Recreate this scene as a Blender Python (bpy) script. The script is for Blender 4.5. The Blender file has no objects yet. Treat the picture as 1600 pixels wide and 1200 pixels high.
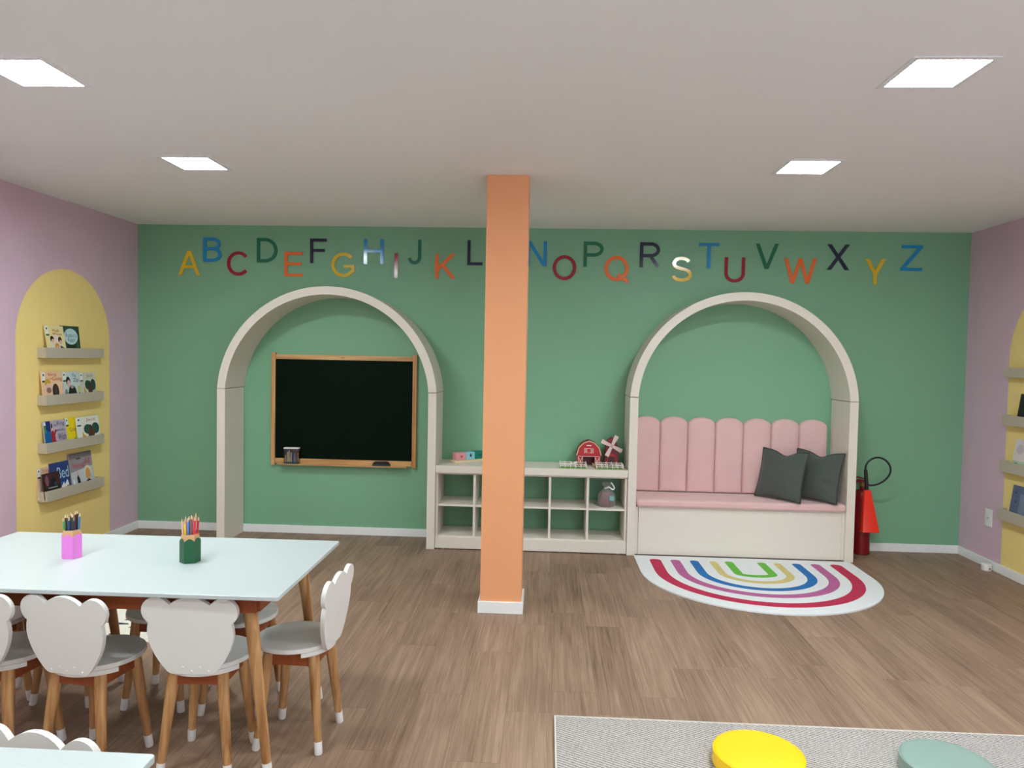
import bpy, bmesh, math, random
from mathutils import Vector, Matrix
random.seed(7)
SC = bpy.context.scene
COL = SC.collection
PI = math.pi

# ------------------------------------------------------------------ camera
cam = bpy.data.cameras.new('camera')
cam.sensor_fit = 'HORIZONTAL'; cam.sensor_width = 36.0
cam.lens = 1134.352 / 1600 * 36.0
cam.clip_start = 0.05; cam.clip_end = 60
cam_o = bpy.data.objects.new('camera', cam); COL.objects.link(cam_o)
R_ = Vector((0.99863369, 0.04871202, 0.01891797)); U_ = Vector((-0.02070857, 0.03652048, 0.99911832)); F_ = Vector((-0.04797818, 0.99814498, -0.03747934))
M = Matrix.Identity(4)
for i in range(3):
    M[i][0] = R_[i]; M[i][1] = U_[i]; M[i][2] = -F_[i]
M.translation = Vector((3.38899, -5.85975, 1.48853))
cam_o.matrix_world = M
SC.camera = cam_o

# ------------------------------------------------------------------ world and exposure
w = bpy.data.worlds.new('world'); SC.world = w; w.use_nodes = True
w.node_tree.nodes['Background'].inputs[0].default_value = (0.75, 0.88, 1.0, 1)
w.node_tree.nodes['Background'].inputs[1].default_value = 1.3
SC.view_settings.view_transform = 'Standard'; SC.view_settings.look = 'None'
SC.view_settings.gamma = 1.0; SC.view_settings.use_curve_mapping = False
SC.view_settings.exposure = 1.6
PANEL_STRENGTH = 43.0
PANEL_COLOR = (0.85, 0.97, 1.0)

# ------------------------------------------------------------------ helpers
def s2l(c):
    return tuple(((v / 255) / 12.92 if v / 255 <= 0.04045 else (((v / 255) + 0.055) / 1.055) ** 2.4) for v in c)

_mc = {}
def mat(name, rgb, rough=0.5, var=0.05, nscale=12.0, bump=0.0, bscale=60.0, spec=0.5, sheen=0.0, coat=0.0, metal=0.0, trans=0.0, emit=None):
    if name in _mc: return _mc[name]
    m = bpy.data.materials.new(name); m.use_nodes = True
    nt = m.node_tree; b = nt.nodes['Principled BSDF']
    lin = s2l(rgb)
    tc = nt.nodes.new('ShaderNodeTexCoord')
    n = nt.nodes.new('ShaderNodeTexNoise'); n.inputs['Scale'].default_value = nscale; n.inputs['Detail'].default_value = 4
    nt.links.new(tc.outputs['Object'], n.inputs['Vector'])
    mx = nt.nodes.new('ShaderNodeMix'); mx.data_type = 'RGBA'
    mx.inputs[6].default_value = (*[v * (1 - var) for v in lin], 1); mx.inputs[7].default_value = (*[min(1, v * (1 + var)) for v in lin], 1)
    nt.links.new(n.outputs['Fac'], mx.inputs[0]); nt.links.new(mx.outputs[2], b.inputs['Base Color'])
    b.inputs['Roughness'].default_value = rough; b.inputs['Specular IOR Level'].default_value = spec
    b.inputs['Sheen Weight'].default_value = sheen; b.inputs['Coat Weight'].default_value = coat; b.inputs['Metallic'].default_value = metal
    b.inputs['Transmission Weight'].default_value = trans
    if bump:
        n2 = nt.nodes.new('ShaderNodeTexNoise'); n2.inputs['Scale'].default_value = bscale; n2.inputs['Detail'].default_value = 3
        nt.links.new(tc.outputs['Object'], n2.inputs['Vector'])
        bp = nt.nodes.new('ShaderNodeBump'); bp.inputs['Strength'].default_value = bump; bp.inputs['Distance'].default_value = 0.002
        nt.links.new(n2.outputs['Fac'], bp.inputs['Height']); nt.links.new(bp.outputs['Normal'], b.inputs['Normal'])
    if emit:
        b.inputs['Emission Color'].default_value = (*emit[0], 1); b.inputs['Emission Strength'].default_value = emit[1]
    _mc[name] = m
    return m

def colm(rgb, rough=0.45):
    return mat('paint_%02x%02x%02x_%d' % (*rgb, int(rough * 100)), rgb, rough)

def wood(name, dark, light, along=2, scale=9.0, stretch=0.08, rough=0.45):
    m = bpy.data.materials.new(name); m.use_nodes = True
    nt = m.node_tree; b = nt.nodes['Principled BSDF']
    tc = nt.nodes.new('ShaderNodeTexCoord'); mp = nt.nodes.new('ShaderNodeMapping')
    sc = [scale * 6] * 3; sc[along] = scale * 6 * stretch; mp.inputs['Scale'].default_value = sc
    n = nt.nodes.new('ShaderNodeTexNoise'); n.inputs['Scale'].default_value = 1.0; n.inputs['Detail'].default_value = 6; n.inputs['Distortion'].default_value = 0.6
    r = nt.nodes.new('ShaderNodeValToRGB'); r.color_ramp.elements[0].position = 0.3; r.color_ramp.elements[1].position = 0.7
    r.color_ramp.elements[0].color = (*s2l(dark), 1); r.color_ramp.elements[1].color = (*s2l(light), 1)
    nt.links.new(tc.outputs['Object'], mp.inputs['Vector']); nt.links.new(mp.outputs[0], n.inputs['Vector'])
    nt.links.new(n.outputs['Fac'], r.inputs[0]); nt.links.new(r.outputs[0], b.inputs['Base Color'])
    b.inputs['Roughness'].default_value = rough
    return m

class MB:
    def __init__(s): s.v = []; s.f = []; s.m = []
    def add(s, vs, fs, mi=0, X=None):
        o = len(s.v)
        s.v += [tuple(X @ Vector(p)) if X is not None else tuple(p) for p in vs]
        s.f += [tuple(o + i for i in f) for f in fs]; s.m += [mi] * len(fs); return s
    def box(s, x0, x1, y0, y1, z0, z1, mi=0, X=None):
        v = [(x0, y0, z0), (x1, y0, z0), (x1, y1, z0), (x0, y1, z0), (x0, y0, z1), (x1, y0, z1), (x1, y1, z1), (x0, y1, z1)]
        return s.add(v, [(0, 3, 2, 1), (4, 5, 6, 7), (0, 1, 5, 4), (1, 2, 6, 5), (2, 3, 7, 6), (3, 0, 4, 7)], mi, X)
    def prism(s, poly, a0, a1, axis='y', mi=0, X=None, side=None):
        n = len(poly)
        def P(u, v, a): return {'y': (u, a, v), 'z': (u, v, a), 'x': (a, u, v)}[axis]
        vs = [P(u, v, a0) for u, v in poly] + [P(u, v, a1) for u, v in poly]
        s.add(vs, [tuple(range(n)), tuple(range(2 * n - 1, n - 1, -1))], mi, X)
        o = len(s.v) - 2 * n
        for i in range(n):
            j = (i + 1) % n; s.f.append((o + i, o + n + i, o + n + j, o + j)); s.m.append(mi if side is None else side)
        return s
    def flat(s, poly, P, mi=0):
        return s.add([P(u, v) for u, v in poly], [tuple(range(len(poly)))], mi)
    def puff(s, poly, layers, P, mi=0):
        """convex outline inset step by step; layers = [(inset, height)]"""
        n = len(poly); cx = sum(p[0] for p in poly) / n; cy = sum(p[1] for p in poly) / n
        ar = sum(poly[i][0] * poly[(i + 1) % n][1] - poly[(i + 1) % n][0] * poly[i][1] for i in range(n))
        sg = 1 if ar > 0 else -1
        nr = []
        for i in range(n):
            a = Vector(poly[i - 1]); b = Vector(poly[i]); c = Vector(poly[(i + 1) % n])
            e1 = (b - a).normalized(); e2 = (c - b).normalized()
            n1 = Vector((-e1.y, e1.x)) * sg; n2 = Vector((-e2.y, e2.x)) * sg
            k = (n1 + n2); k = k / max(0.3, k.dot(n1)) if k.length > 1e-6 else n1
            nr.append(k)
        o = len(s.v)
        for ins, h in layers:
            for i in range(n):
                q = Vector(poly[i]) + nr[i] * ins; s.v.append(tuple(P(q.x, q.y, h)))
        L = len(layers)
        for l in range(L - 1):
            for i in range(n):
                j = (i + 1) % n; s.f.append((o + l * n + i, o + l * n + j, o + (l + 1) * n + j, o + (l + 1) * n + i)); s.m.append(mi)
        s.f.append(tuple(o + (L - 1) * n + i for i in range(n))); s.m.append(mi)
        s.f.append(tuple(o + i for i in reversed(range(n)))); s.m.append(mi)
        return s
    def lathe(s, prof, n=24, c=(0, 0, 0), mi=0, X=None, sx=1.0, sy=1.0, mis=None):
        o = len(s.v); k = len(prof)
        for r, z in prof:
            for i in range(n):
                a = 2 * PI * i / n; p = (c[0] + r * sx * math.cos(a), c[1] + r * sy * math.sin(a), c[2] + z)
                s.v.append(tuple(X @ Vector(p)) if X is not None else p)
        for j in range(k - 1):
            for i in range(n):
                i2 = (i + 1) % n
                s.f.append((o + j * n + i, o + j * n + i2, o + (j + 1) * n + i2, o + (j + 1) * n + i)); s.m.append(mis[j] if mis else mi)
        s.f.append(tuple(o + i for i in reversed(range(n)))); s.m.append(mis[0] if mis else mi)
        s.f.append(tuple(o + (k - 1) * n + i for i in range(n))); s.m.append(mis[-1] if mis else mi)
        return s
    def tube(s, pts, rad, n=10, mi=0, closed=False):
        pts = [Vector(p) for p in pts]; k = len(pts)
        rs = rad if isinstance(rad, (list, tuple)) else [rad] * k
        o = len(s.v); prev = None
        for i, p in enumerate(pts):
            t = (pts[(i + 1) % k] - pts[i - 1]) if closed else (pts[min(i + 1, k - 1)] - pts[max(i - 1, 0)])
            t.normalize()
            if prev is None:
                a = t.orthogonal().normalized()
            else:
                a = (prev - t * prev.dot(t)).normalized()
            prev = a; b = t.cross(a)
            for q in range(n):
                g = 2 * PI * q / n; s.v.append(tuple(p + (a * math.cos(g) + b * math.sin(g)) * rs[i]))
        for i in range(k if closed else k - 1):
            i2 = (i + 1) % k
            for q in range(n):
                q2 = (q + 1) % n; s.f.append((o + i * n + q, o + i * n + q2, o + i2 * n + q2, o + i2 * n + q)); s.m.append(mi)
        if not closed:
            s.f.append(tuple(o + q for q in reversed(range(n)))); s.m.append(mi)
            s.f.append(tuple(o + (k - 1) * n + q for q in range(n))); s.m.append(mi)
        return s
    def build(s, name, mats, parent=None, org=(0, 0, 0), bevel=0.0, seg=2, angle=35, smooth=True):
        me = bpy.data.meshes.new(name)
        me.from_pydata([(v[0] - org[0], v[1] - org[1], v[2] - org[2]) for v in s.v], [], s.f)
        for m in (mats if isinstance(mats, (list, tuple)) else [mats]): me.materials.append(m)
        for p, mi in zip(me.polygons, s.m): p.material_index = mi
        bm = bmesh.new(); bm.from_mesh(me)
        bmesh.ops.recalc_face_normals(bm, faces=bm.faces)
        if smooth:
            for f in bm.faces: f.smooth = True
            for e in bm.edges:
                if len(e.link_faces) != 2 or e.calc_face_angle(0) > math.radians(angle): e.smooth = False
        bm.to_mesh(me); bm.free()
        o = bpy.data.objects.new(name, me); COL.objects.link(o)
        if parent is not None: o.parent = parent
        elif org != (0, 0, 0): o.location = org
        if bevel:
            b = o.modifiers.new('bevel', 'BEVEL'); b.width = bevel; b.segments = seg; b.limit_method = 'ANGLE'; b.angle_limit = math.radians(40)
            b.harden_normals = True
        return o

def tag(o, label, cat, group=None, kind=None):
    o['label'] = label; o['category'] = cat
    if group: o['group'] = group
    if kind: o['kind'] = kind
    return o

def thing(name, label, cat, loc=(0, 0, 0), rz=0.0, group=None):
    o = bpy.data.objects.new(name, None); COL.objects.link(o); o.empty_display_size = 0.05
    o.location = loc; o.rotation_euler = (0, 0, rz)
    return tag(o, label, cat, group)

def struct(o):
    o['kind'] = 'structure'; return o

def copy_tree(o, parent=None):
    c = o.copy(); COL.objects.link(c); c.parent = parent
    for ch in list(o.children): copy_tree(ch, c)
    return c

_gl = {}
def glyph(txt):
    """filled outline of a word, scaled into the unit square"""
    if txt not in _gl:
        cu = bpy.data.curves.new('t', 'FONT'); cu.body = txt; cu.resolution_u = 6; cu.space_line = 0.9
        o = bpy.data.objects.new('t', cu); me = bpy.data.meshes.new_from_object(o)
        v = [(p.co.x, p.co.y) for p in me.vertices]; f = [tuple(p.vertices) for p in me.polygons]
        x0 = min(p[0] for p in v); x1 = max(p[0] for p in v); y0 = min(p[1] for p in v); y1 = max(p[1] for p in v)
        _gl[txt] = ([((a - x0) / (x1 - x0), (b - y0) / (y1 - y0)) for a, b in v], f)
        bpy.data.objects.remove(o); bpy.data.curves.remove(cu); bpy.data.meshes.remove(me)
    return _gl[txt]

def ell(cx, cy, rx, ry, n=20, a0=0.0, a1=2 * PI):
    full = abs(a1 - a0 - 2 * PI) < 1e-6
    return [(cx + rx * math.cos(a0 + (a1 - a0) * i / (n if full else n - 1)), cy + ry * math.sin(a0 + (a1 - a0) * i / (n if full else n - 1))) for i in range(n)]

# ------------------------------------------------------------------ materials
W, H, YB = 6.668, 2.52, -7.2
M_GREEN = mat('green_wall_paint', (124, 174, 138), 0.55, 0.02, 3, bump=0.15, bscale=90)
M_CEIL = mat('ceiling_paint', (242, 242, 240), 0.85, 0.01, 2)
M_BASE = mat('baseboard_white', (238, 238, 236), 0.35, 0.02)
M_BEIGE = mat('beige_laminate', (228, 220, 206), 0.5, 0.03, 30, bump=0.1, bscale=200)
M_ORANGE = mat('peach_paint', (238, 166, 116), 0.5, 0.02, 4, bump=0.1, bscale=90)
M_WHITE = mat('white_lacquer', (236, 238, 236), 0.32, 0.01)
M_SEAT = mat('white_board', (226, 224, 218), 0.42, 0.02)
M_CAP = mat('white_rubber', (232, 230, 226), 0.45, 0.02)
M_RUST = wood('red_brown_wood', (134, 62, 30), (160, 82, 42), 0, 4, 0.15)
M_LEG = wood('golden_wood', (148, 98, 52), (212, 166, 112), 2, 6, 0.06, 0.38)
M_PINE = wood('pine_wood', (176, 126, 74), (222, 178, 120), 0, 5, 0.06)
M_PINEV = wood('pine_wood_upright', (176, 120, 66), (214, 166, 106), 2, 5, 0.06)
M_PINK = mat('pink_velvet', (226, 186, 182), 0.75, 0.06, 7, sheen=0.35, bump=0.25, bscale=14)
M_CUSH = mat('grey_green_linen', (72, 79, 72), 0.85, 0.12, 60, sheen=0.2, bump=0.6, bscale=260)
M_PIPE = mat('dark_piping', (48, 54, 50), 0.8)

def wall_mat(name, yc):
    m = bpy.data.materials.new(name); m.use_nodes = True
    nt = m.node_tree; b = nt.nodes['Principled BSDF']; b.inputs['Roughness'].default_value = 0.55
    tc = nt.nodes.new('ShaderNodeTexCoord'); sp = nt.nodes.new('ShaderNodeSeparateXYZ'); nt.links.new(tc.outputs['Object'], sp.inputs[0])
    def mth(op, a, b_=None):
        k = nt.nodes.new('ShaderNodeMath'); k.operation = op
        for i, q in enumerate((a, b_)):
            if q is None: continue
            if isinstance(q, (int, float)): k.inputs[i].default_value = q
            else: nt.links.new(q, k.inputs[i])
        return k.outputs[0]
    RR, ZS = 0.497, 1.545
    dy = mth('SUBTRACT', sp.outputs[1], yc); dz = mth('MAXIMUM', mth('SUBTRACT', sp.outputs[2], ZS), 0.0)
    d = mth('SQRT', mth('ADD', mth('MULTIPLY', dy, dy), mth('MULTIPLY', dz, dz)))
    msk = mth('LESS_THAN', d, RR)
    n = nt.nodes.new('ShaderNodeTexNoise'); n.inputs['Scale'].default_value = 3; nt.links.new(tc.outputs['Object'], n.inputs['Vector'])
    mx = nt.nodes.new('ShaderNodeMix'); mx.data_type = 'RGBA'
    mx.inputs[6].default_value = (*s2l((220, 188, 204)), 1); mx.inputs[7].default_value = (*s2l((252, 224, 144)), 1)
    nt.links.new(msk, mx.inputs[0])
    m2 = nt.nodes.new('ShaderNodeMix'); m2.data_type = 'RGBA'; m2.blend_type = 'MULTIPLY'; m2.inputs[0].default_value = 0.06
    nt.links.new(mx.outputs[2], m2.inputs[6]); nt.links.new(n.outputs['Fac'], m2.inputs[7]); nt.links.new(m2.outputs[2], b.inputs['Base Color'])
    n2 = nt.nodes.new('ShaderNodeTexNoise'); n2.inputs['Scale'].default_value = 90; nt.links.new(tc.outputs['Object'], n2.inputs['Vector'])
    bp = nt.nodes.new('ShaderNodeBump'); bp.inputs['Strength'].default_value = 0.15; bp.inputs['Distance'].default_value = 0.002
    nt.links.new(n2.outputs['Fac'], bp.inputs['Height']); nt.links.new(bp.outputs['Normal'], b.inputs['Normal'])
    return m

def floor_mat():
    m = bpy.data.materials.new('vinyl_plank_floor'); m.use_nodes = True
    nt = m.node_tree; b = nt.nodes['Principled BSDF']
    N = nt.nodes.new; L = nt.links.new
    tc = N('ShaderNodeTexCoord'); mp = N('ShaderNodeMapping'); mp.inputs['Rotation'].default_value = (0, 0, PI / 2); mp.inputs['Location'].default_value = (0.31, 0.07, 0)
    L(tc.outputs['Object'], mp.inputs['Vector'])
    # every row of planks starts at its own random offset
    spx = N('ShaderNodeSeparateXYZ'); L(mp.outputs[0], spx.inputs[0])
    dv = N('ShaderNodeMath'); dv.operation = 'DIVIDE'; L(spx.outputs[1], dv.inputs[0]); dv.inputs[1].default_value = 0.195
    fl = N('ShaderNodeMath'); fl.operation = 'FLOOR'; L(dv.outputs[0], fl.inputs[0])
    wn = N('ShaderNodeTexWhiteNoise'); wn.noise_dimensions = '1D'; L(fl.outputs[0], wn.inputs['W'])
    aa = N('ShaderNodeMath'); aa.operation = 'MULTIPLY_ADD'; L(wn.outputs['Value'], aa.inputs[0]); aa.inputs[1].default_value = 1.0; L(spx.outputs[0], aa.inputs[2])
    cmb = N('ShaderNodeCombineXYZ'); L(aa.outputs[0], cmb.inputs[0]); L(spx.outputs[1], cmb.inputs[1])
    br = N('ShaderNodeTexBrick'); br.offset = 0.0; br.offset_frequency = 1
    br.inputs['Scale'].default_value = 1; br.inputs['Brick Width'].default_value = 1.0; br.inputs['Row Height'].default_value = 0.195
    br.inputs['Mortar Size'].default_value = 0.0007; br.inputs['Mortar Smooth'].default_value = 0.2; br.inputs['Bias'].default_value = 0
    br.inputs['Color1'].default_value = (0, 0, 0, 1); br.inputs['Color2'].default_value = (1, 1, 1, 1); br.inputs['Mortar'].default_value = (0.5, 0.5, 0.5, 1)
    L(cmb.outputs[0], br.inputs['Vector'])
    # each plank shifts the grain
    sc = N('ShaderNodeVectorMath'); sc.operation = 'SCALE'; sc.inputs['Scale'].default_value = 13.0; L(br.outputs['Color'], sc.inputs[0])
    ad = N('ShaderNodeVectorMath'); ad.operation = 'ADD'; L(tc.outputs['Object'], ad.inputs[0]); L(sc.outputs[0], ad.inputs[1])
    m1 = N('ShaderNodeMapping'); m1.inputs['Scale'].default_value = (46, 1.3, 1); L(ad.outputs[0], m1.inputs['Vector'])
    n1 = N('ShaderNodeTexNoise'); n1.inputs['Scale'].default_value = 1; n1.inputs['Detail'].default_value = 7; n1.inputs['Roughness'].default_value = 0.6; n1.inputs['Distortion'].default_value = 0.8
    L(m1.outputs[0], n1.inputs['Vector'])
    m2 = N('ShaderNodeMapping'); m2.inputs['Scale'].default_value = (230, 6, 1); L(ad.outputs[0], m2.inputs['Vector'])
    n2 = N('ShaderNodeTexNoise'); n2.inputs['Scale'].default_value = 1; n2.inputs['Detail'].default_value = 4; L(m2.outputs[0], n2.inputs['Vector'])
    m3 = N('ShaderNodeMapping'); m3.inputs['Scale'].default_value = (5, 1.2, 1); L(ad.outputs[0], m3.inputs['Vector'])
    n3 = N('ShaderNodeTexNoise'); n3.inputs['Scale'].default_value = 1; n3.inputs['Detail'].default_value = 2; L(m3.outputs[0], n3.inputs['Vector'])
    a1 = N('ShaderNodeMix'); a1.data_type = 'FLOAT'; a1.inputs[0].default_value = 0.35; L(n1.outputs['Fac'], a1.inputs[2]); L(n2.outputs['Fac'], a1.inputs[3])
    a2 = N('ShaderNodeMix'); a2.data_type = 'FLOAT'; a2.inputs[0].default_value = 0.3; L(a1.outputs[0], a2.inputs[2]); L(n3.outputs['Fac'], a2.inputs[3])
    a3 = N('ShaderNodeMix'); a3.data_type = 'FLOAT'; a3.inputs[0].default_value = 0.06; L(a2.outputs[0], a3.inputs[2]); L(br.outputs['Color'], a3.inputs[3])
    r = N('ShaderNodeValToRGB'); e = r.color_ramp.elements
    e[0].position = 0.33; e[0].color = (*s2l((92, 70, 54)), 1); e[1].position = 0.66; e[1].color = (*s2l((172, 144, 122)), 1)
    k = e.new(0.43); k.color = (*s2l((129, 103, 84)), 1); k = e.new(0.55); k.color = (*s2l((153, 125, 104)), 1)
    L(a3.outputs[0], r.inputs[0])
    mo = N('ShaderNodeMix'); mo.data_type = 'RGBA'; L(br.outputs['Fac'], mo.inputs[0]); L(r.outputs[0], mo.inputs[6]); mo.inputs[7].default_value = (*s2l((98, 74, 58)), 1)
    L(mo.outputs[2], b.inputs['Base Color'])
    b.inputs['Roughness'].default_value = 0.5; b.inputs['Specular IOR Level'].default_value = 0.4
    bp = N('ShaderNodeBump'); bp.inputs['Strength'].default_value = 0.12; bp.inputs['Distance'].default_value = 0.001
    L(n2.outputs['Fac'], bp.inputs['Height']); L(bp.outputs['Normal'], b.inputs['Normal'])
    return m

# ------------------------------------------------------------------ room shell
T = 0.12
struct(MB().box(-T, W + T, YB - T, T, -0.1, 0).build('floor', floor_mat(), smooth=False))
# ceiling with square openings for the recessed panels
PX = (1.4315, 4.741); PY = (-1.91, -3.182, -4.454, -5.726); PH = 0.145
ce = MB()
xs = [-T] + [v for x in PX for v in (x - PH + 0.012, x + PH - 0.012)] + [W + T]
ys = [YB - T] + sorted(v for y in PY for v in (y - PH + 0.012, y + PH - 0.012)) + [T]
for i in range(len(xs) - 1):
    for j in range(len(ys) - 1):
        if i % 2 == 1 and j % 2 == 1: continue
        ce.add([(xs[i], ys[j], H), (xs[i + 1], ys[j], H), (xs[i + 1], ys[j + 1], H), (xs[i], ys[j + 1], H)], [(0, 1, 2, 3)])
ce.box(-T, W + T, YB - T, T, H + 0.08, H + 0.16)
struct(ce.build('ceiling', M_CEIL, smooth=False))
struct(MB().box(-T, W + T, 0, T, 0, H + 0.1).build('wall_back', M_GREEN, smooth=False))
struct(MB().box(-T, 0, YB, 0, 0, H + 0.1).build('wall_left', wall_mat('pink_wall_yellow_arch_left', -0.888), smooth=False))
struct(MB().box(W, W + T, YB, 0, 0, H + 0.1).build('wall_right', wall_mat('pink_wall_yellow_arch_right', -1.03), smooth=False))
# the wall behind the camera has a wide glazed door that lets daylight in
WX0, WX1, WZ0, WZ1 = 3.7, 6.2, 0.04, 2.15
wf = MB()
wf.box(-T, WX0, YB - T, YB, 0, H + 0.1); wf.box(WX1, W + T, YB - T, YB, 0, H + 0.1); wf.box(WX0, WX1, YB - T, YB, 0, WZ0); wf.box(WX0, WX1, YB - T, YB, WZ1, H + 0.1)
struct(wf.build('wall_front', mat('cream_wall', (226, 218, 204), 0.6, 0.02), smooth=False))
wf = MB(); nW = 3
for k in range(nW + 1):
    x = WX0 + (WX1 - WX0) * k / nW; wf.box(max(WX0, x - .025), min(WX1, x + .025), YB - .09, YB - .04, WZ0, WZ1)
for z in (WZ0, WZ1 - .05): wf.box(WX0, WX1, YB - .09, YB - .04, z, z + .05)
struct(wf.build('window_1', M_WHITE, smooth=False))
def base_strip(x0, x1, y0, y1, name):
    struct(MB().box(x0, x1, y0, y1, 0, 0.065).build(name, M_BASE, bevel=0.003))
base_strip(0, W, -0.012, 0, 'baseboard_back')
base_strip(0, 0.012, YB, -0.012, 'baseboard_left')
base_strip(W - 0.012, W, YB, -0.012, 'baseboard_right')

# column, slightly thicker at its white skirting
cx0, cx1, cy = 3.026, 3.2645, -1.7025
t = thing('column', 'square peach orange column between floor and ceiling in mid room', 'column', ((cx0 + cx1) / 2, cy + 0.12, 0))
o_ = tuple(t.location)
MB().box(cx0, cx1, cy, cy + 0.24, 0, H).build('shaft', M_ORANGE, t, o_, bevel=0.002)
MB().box(cx0 - 0.012, cx1 + 0.012, cy - 0.012, cy + 0.252, 0, 0.068).build('skirting', M_BASE, t, o_, bevel=0.002)

# ------------------------------------------------------------------ recessed ceiling panels
M_FRAME = mat('panel_frame', (236, 238, 240), 0.4, 0.01)
M_GLOW = mat('panel_diffuser', (255, 255, 255), 0.5, 0.0, emit=(PANEL_COLOR, PANEL_STRENGTH))
def panel_proto():
    t = thing('ceiling_light', 'x', 'ceiling light', (0, 0, H), 0, 'square recessed ceiling lights')
    f = MB(); a, b_, d = PH, PH - 0.022, 0.004
    for x0, x1, y0, y1 in ((-a, a, -a, -b_), (-a, a, b_, a), (-a, -b_, -b_, b_), (b_, a, -b_, b_)):
        f.box(x0, x1, y0, y1, -d, 0.002)
    for x0, x1, y0, y1 in ((-b_ - .004, b_ + .004, -b_ - .004, -b_), (-b_ - .004, b_ + .004, b_, b_ + .004), (-b_ - .004, -b_, -b_, b_), (b_, b_ + .004, -b_, b_)):
        f.box(x0, x1, y0, y1, 0.002, 0.016)
    f.build('frame', M_FRAME, t, bevel=0.001)
    MB().box(-b_ - .003, b_ + .003, -b_ - .003, b_ + .003, 0.011, 0.016).build('diffuser', M_GLOW, t, smooth=False)
    return t
pl = panel_proto(); first = True
names = {(0, 0): 'far left square ceiling light, nearest the green wall above the alphabet start', (1, 0): 'far right square ceiling light, smaller one above the bench side',
         (0, 1): 'near left square ceiling light, cut off by the left picture edge', (1, 1): 'near right square ceiling light, larger one at upper right'}
for j, y in enumerate(PY):
    for i, x in enumerate(PX):
        q = pl if first else copy_tree(pl); first = False
        q.location = (x, y, H)
        q['label'] = names.get((i, j), 'square ceiling light in the %s row, %s behind the camera' % (('left', 'right')[i], ('', '', 'just', 'further', 'farthest')[j]))

# ------------------------------------------------------------------ play arches
AD, AT, ZJ = -0.369, 0.063, 1.2035
def play_arch(x0, x1, drop, label):
    cx = (x0 + x1) / 2; t = thing('wall_arch', label, 'arch', (cx, AD / 2, 0), 0, 'beige arches on the green wall')
    og = tuple(t.location)
    MB().box(x0, x0 + AT, AD, -0.0125, 0, ZJ - 0.0045).build('post', M_BEIGE, t, og, bevel=0.0015)
    MB().box(x1 - AT, x1, AD, -0.0125, 0, ZJ - 0.0045).build('post', M_BEIGE, t, og, bevel=0.0015)
    hw = (x1 - x0) / 2; R = math.hypot(hw, drop); zc = ZJ - drop; n = 56
    a0 = math.asin(drop / R); Ri = R - AT; a1 = math.asin(drop / Ri)
    out = [(cx + R * math.cos(a0 + (PI - 2 * a0) * i / n), zc + R * math.sin(a0 + (PI - 2 * a0) * i / n)) for i in range(n + 1)]
    inn = [(cx + Ri * math.cos(a1 + (PI - 2 * a1) * i / n), zc + Ri * math.sin(a1 + (PI - 2 * a1) * i / n)) for i in range(n + 1)]
    mb = MB()
    for P, in ((out,),): pass
    k = n + 1
    vs = [(u, AD, v) for u, v in out] + [(u, AD, v) for u, v in inn] + [(u, 0, v) for u, v in out] + [(u, 0, v) for u, v in inn]
    fs = []
    for i in range(n):
        fs += [(i, i + 1, k + i + 1, k + i), (2 * k + i, 3 * k + i, 3 * k + i + 1, 2 * k + i + 1), (i, 2 * k + i, 2 * k + i + 1, i + 1), (k + i, k + i + 1, 3 * k + i + 1, 3 * k + i)]
    fs += [(0, k, 3 * k, 2 * k), (n, 2 * k + n, 3 * k + n, k + n)]
    mb.add(vs, fs); mb.build('curved_top', M_BEIGE, t, og, bevel=0.0015)
    return t
play_arch(0.8418, 2.5507, 0.06, 'beige wooden arch standing round the chalkboard')
play_arch(4.0176, 5.7016, 0.045, 'beige wooden arch standing round the pink bench')

# ------------------------------------------------------------------ cube bookcase between the arches
bx0, bx1 = 2.5525, 4.0158
t = thing('cube_shelf', 'low beige ten cube shelf between the two arches', 'shelf', ((bx0 + bx1) / 2, -0.18, 0)); og = tuple(t.location)
FY, BY = -0.345, -0.0125
pw = 0.018
MB().box(bx0, bx1, -0.362, BY, 0.591, 0.646).build('top_panel', M_BEIGE, t, og, bevel=0.0015)
MB().box(bx0 + pw + .0005, bx1 - pw - .0005, -0.343, BY, 0.578, 0.5905).build('upper_rail', M_BEIGE, t, og, bevel=0.001)
for x in (bx0, bx1 - pw): MB().box(x, x + pw, FY, BY, 0.008, 0.5905).build('side_panel', M_BEIGE, t, og, bevel=0.001)
MB().box(bx0 + .001, bx1 - .001, -0.358, FY - .0005, 0.008, 0.092).build('plinth', M_BEIGE, t, og, bevel=0.001)
MB().box(bx0 + pw + .0005, bx1 - pw - .0005, FY + .001, BY, 0.088, 0.104).build('bottom_board', M_BEIGE, t, og, bevel=0.001)
xs_ = [bx0 + pw]
step = (bx1 - bx0 - 2 * pw - 4 * 0.018) / 5
for i in range(5):
    xa = bx0 + pw + i * (step + 0.018)
    MB().box(xa + .0005, xa + step - .0005, FY + .006, BY, 0.330, 0.346).build('shelf_board', M_BEIGE, t, og, bevel=0.001)
    if i < 4: MB().box(xa + step, xa + step + 0.018, FY + .002, BY, 0.1045, 0.5775).build('divider', M_BEIGE, t, og, bevel=0.001)
for x in (bx0 + .06, bx0 + .5, bx1 - .5, bx1 - .06): MB().lathe([(.012, 0), (.012, .0078)], 12, (x, -0.33, 0)).build('foot', M_CAP, t, og)

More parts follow.
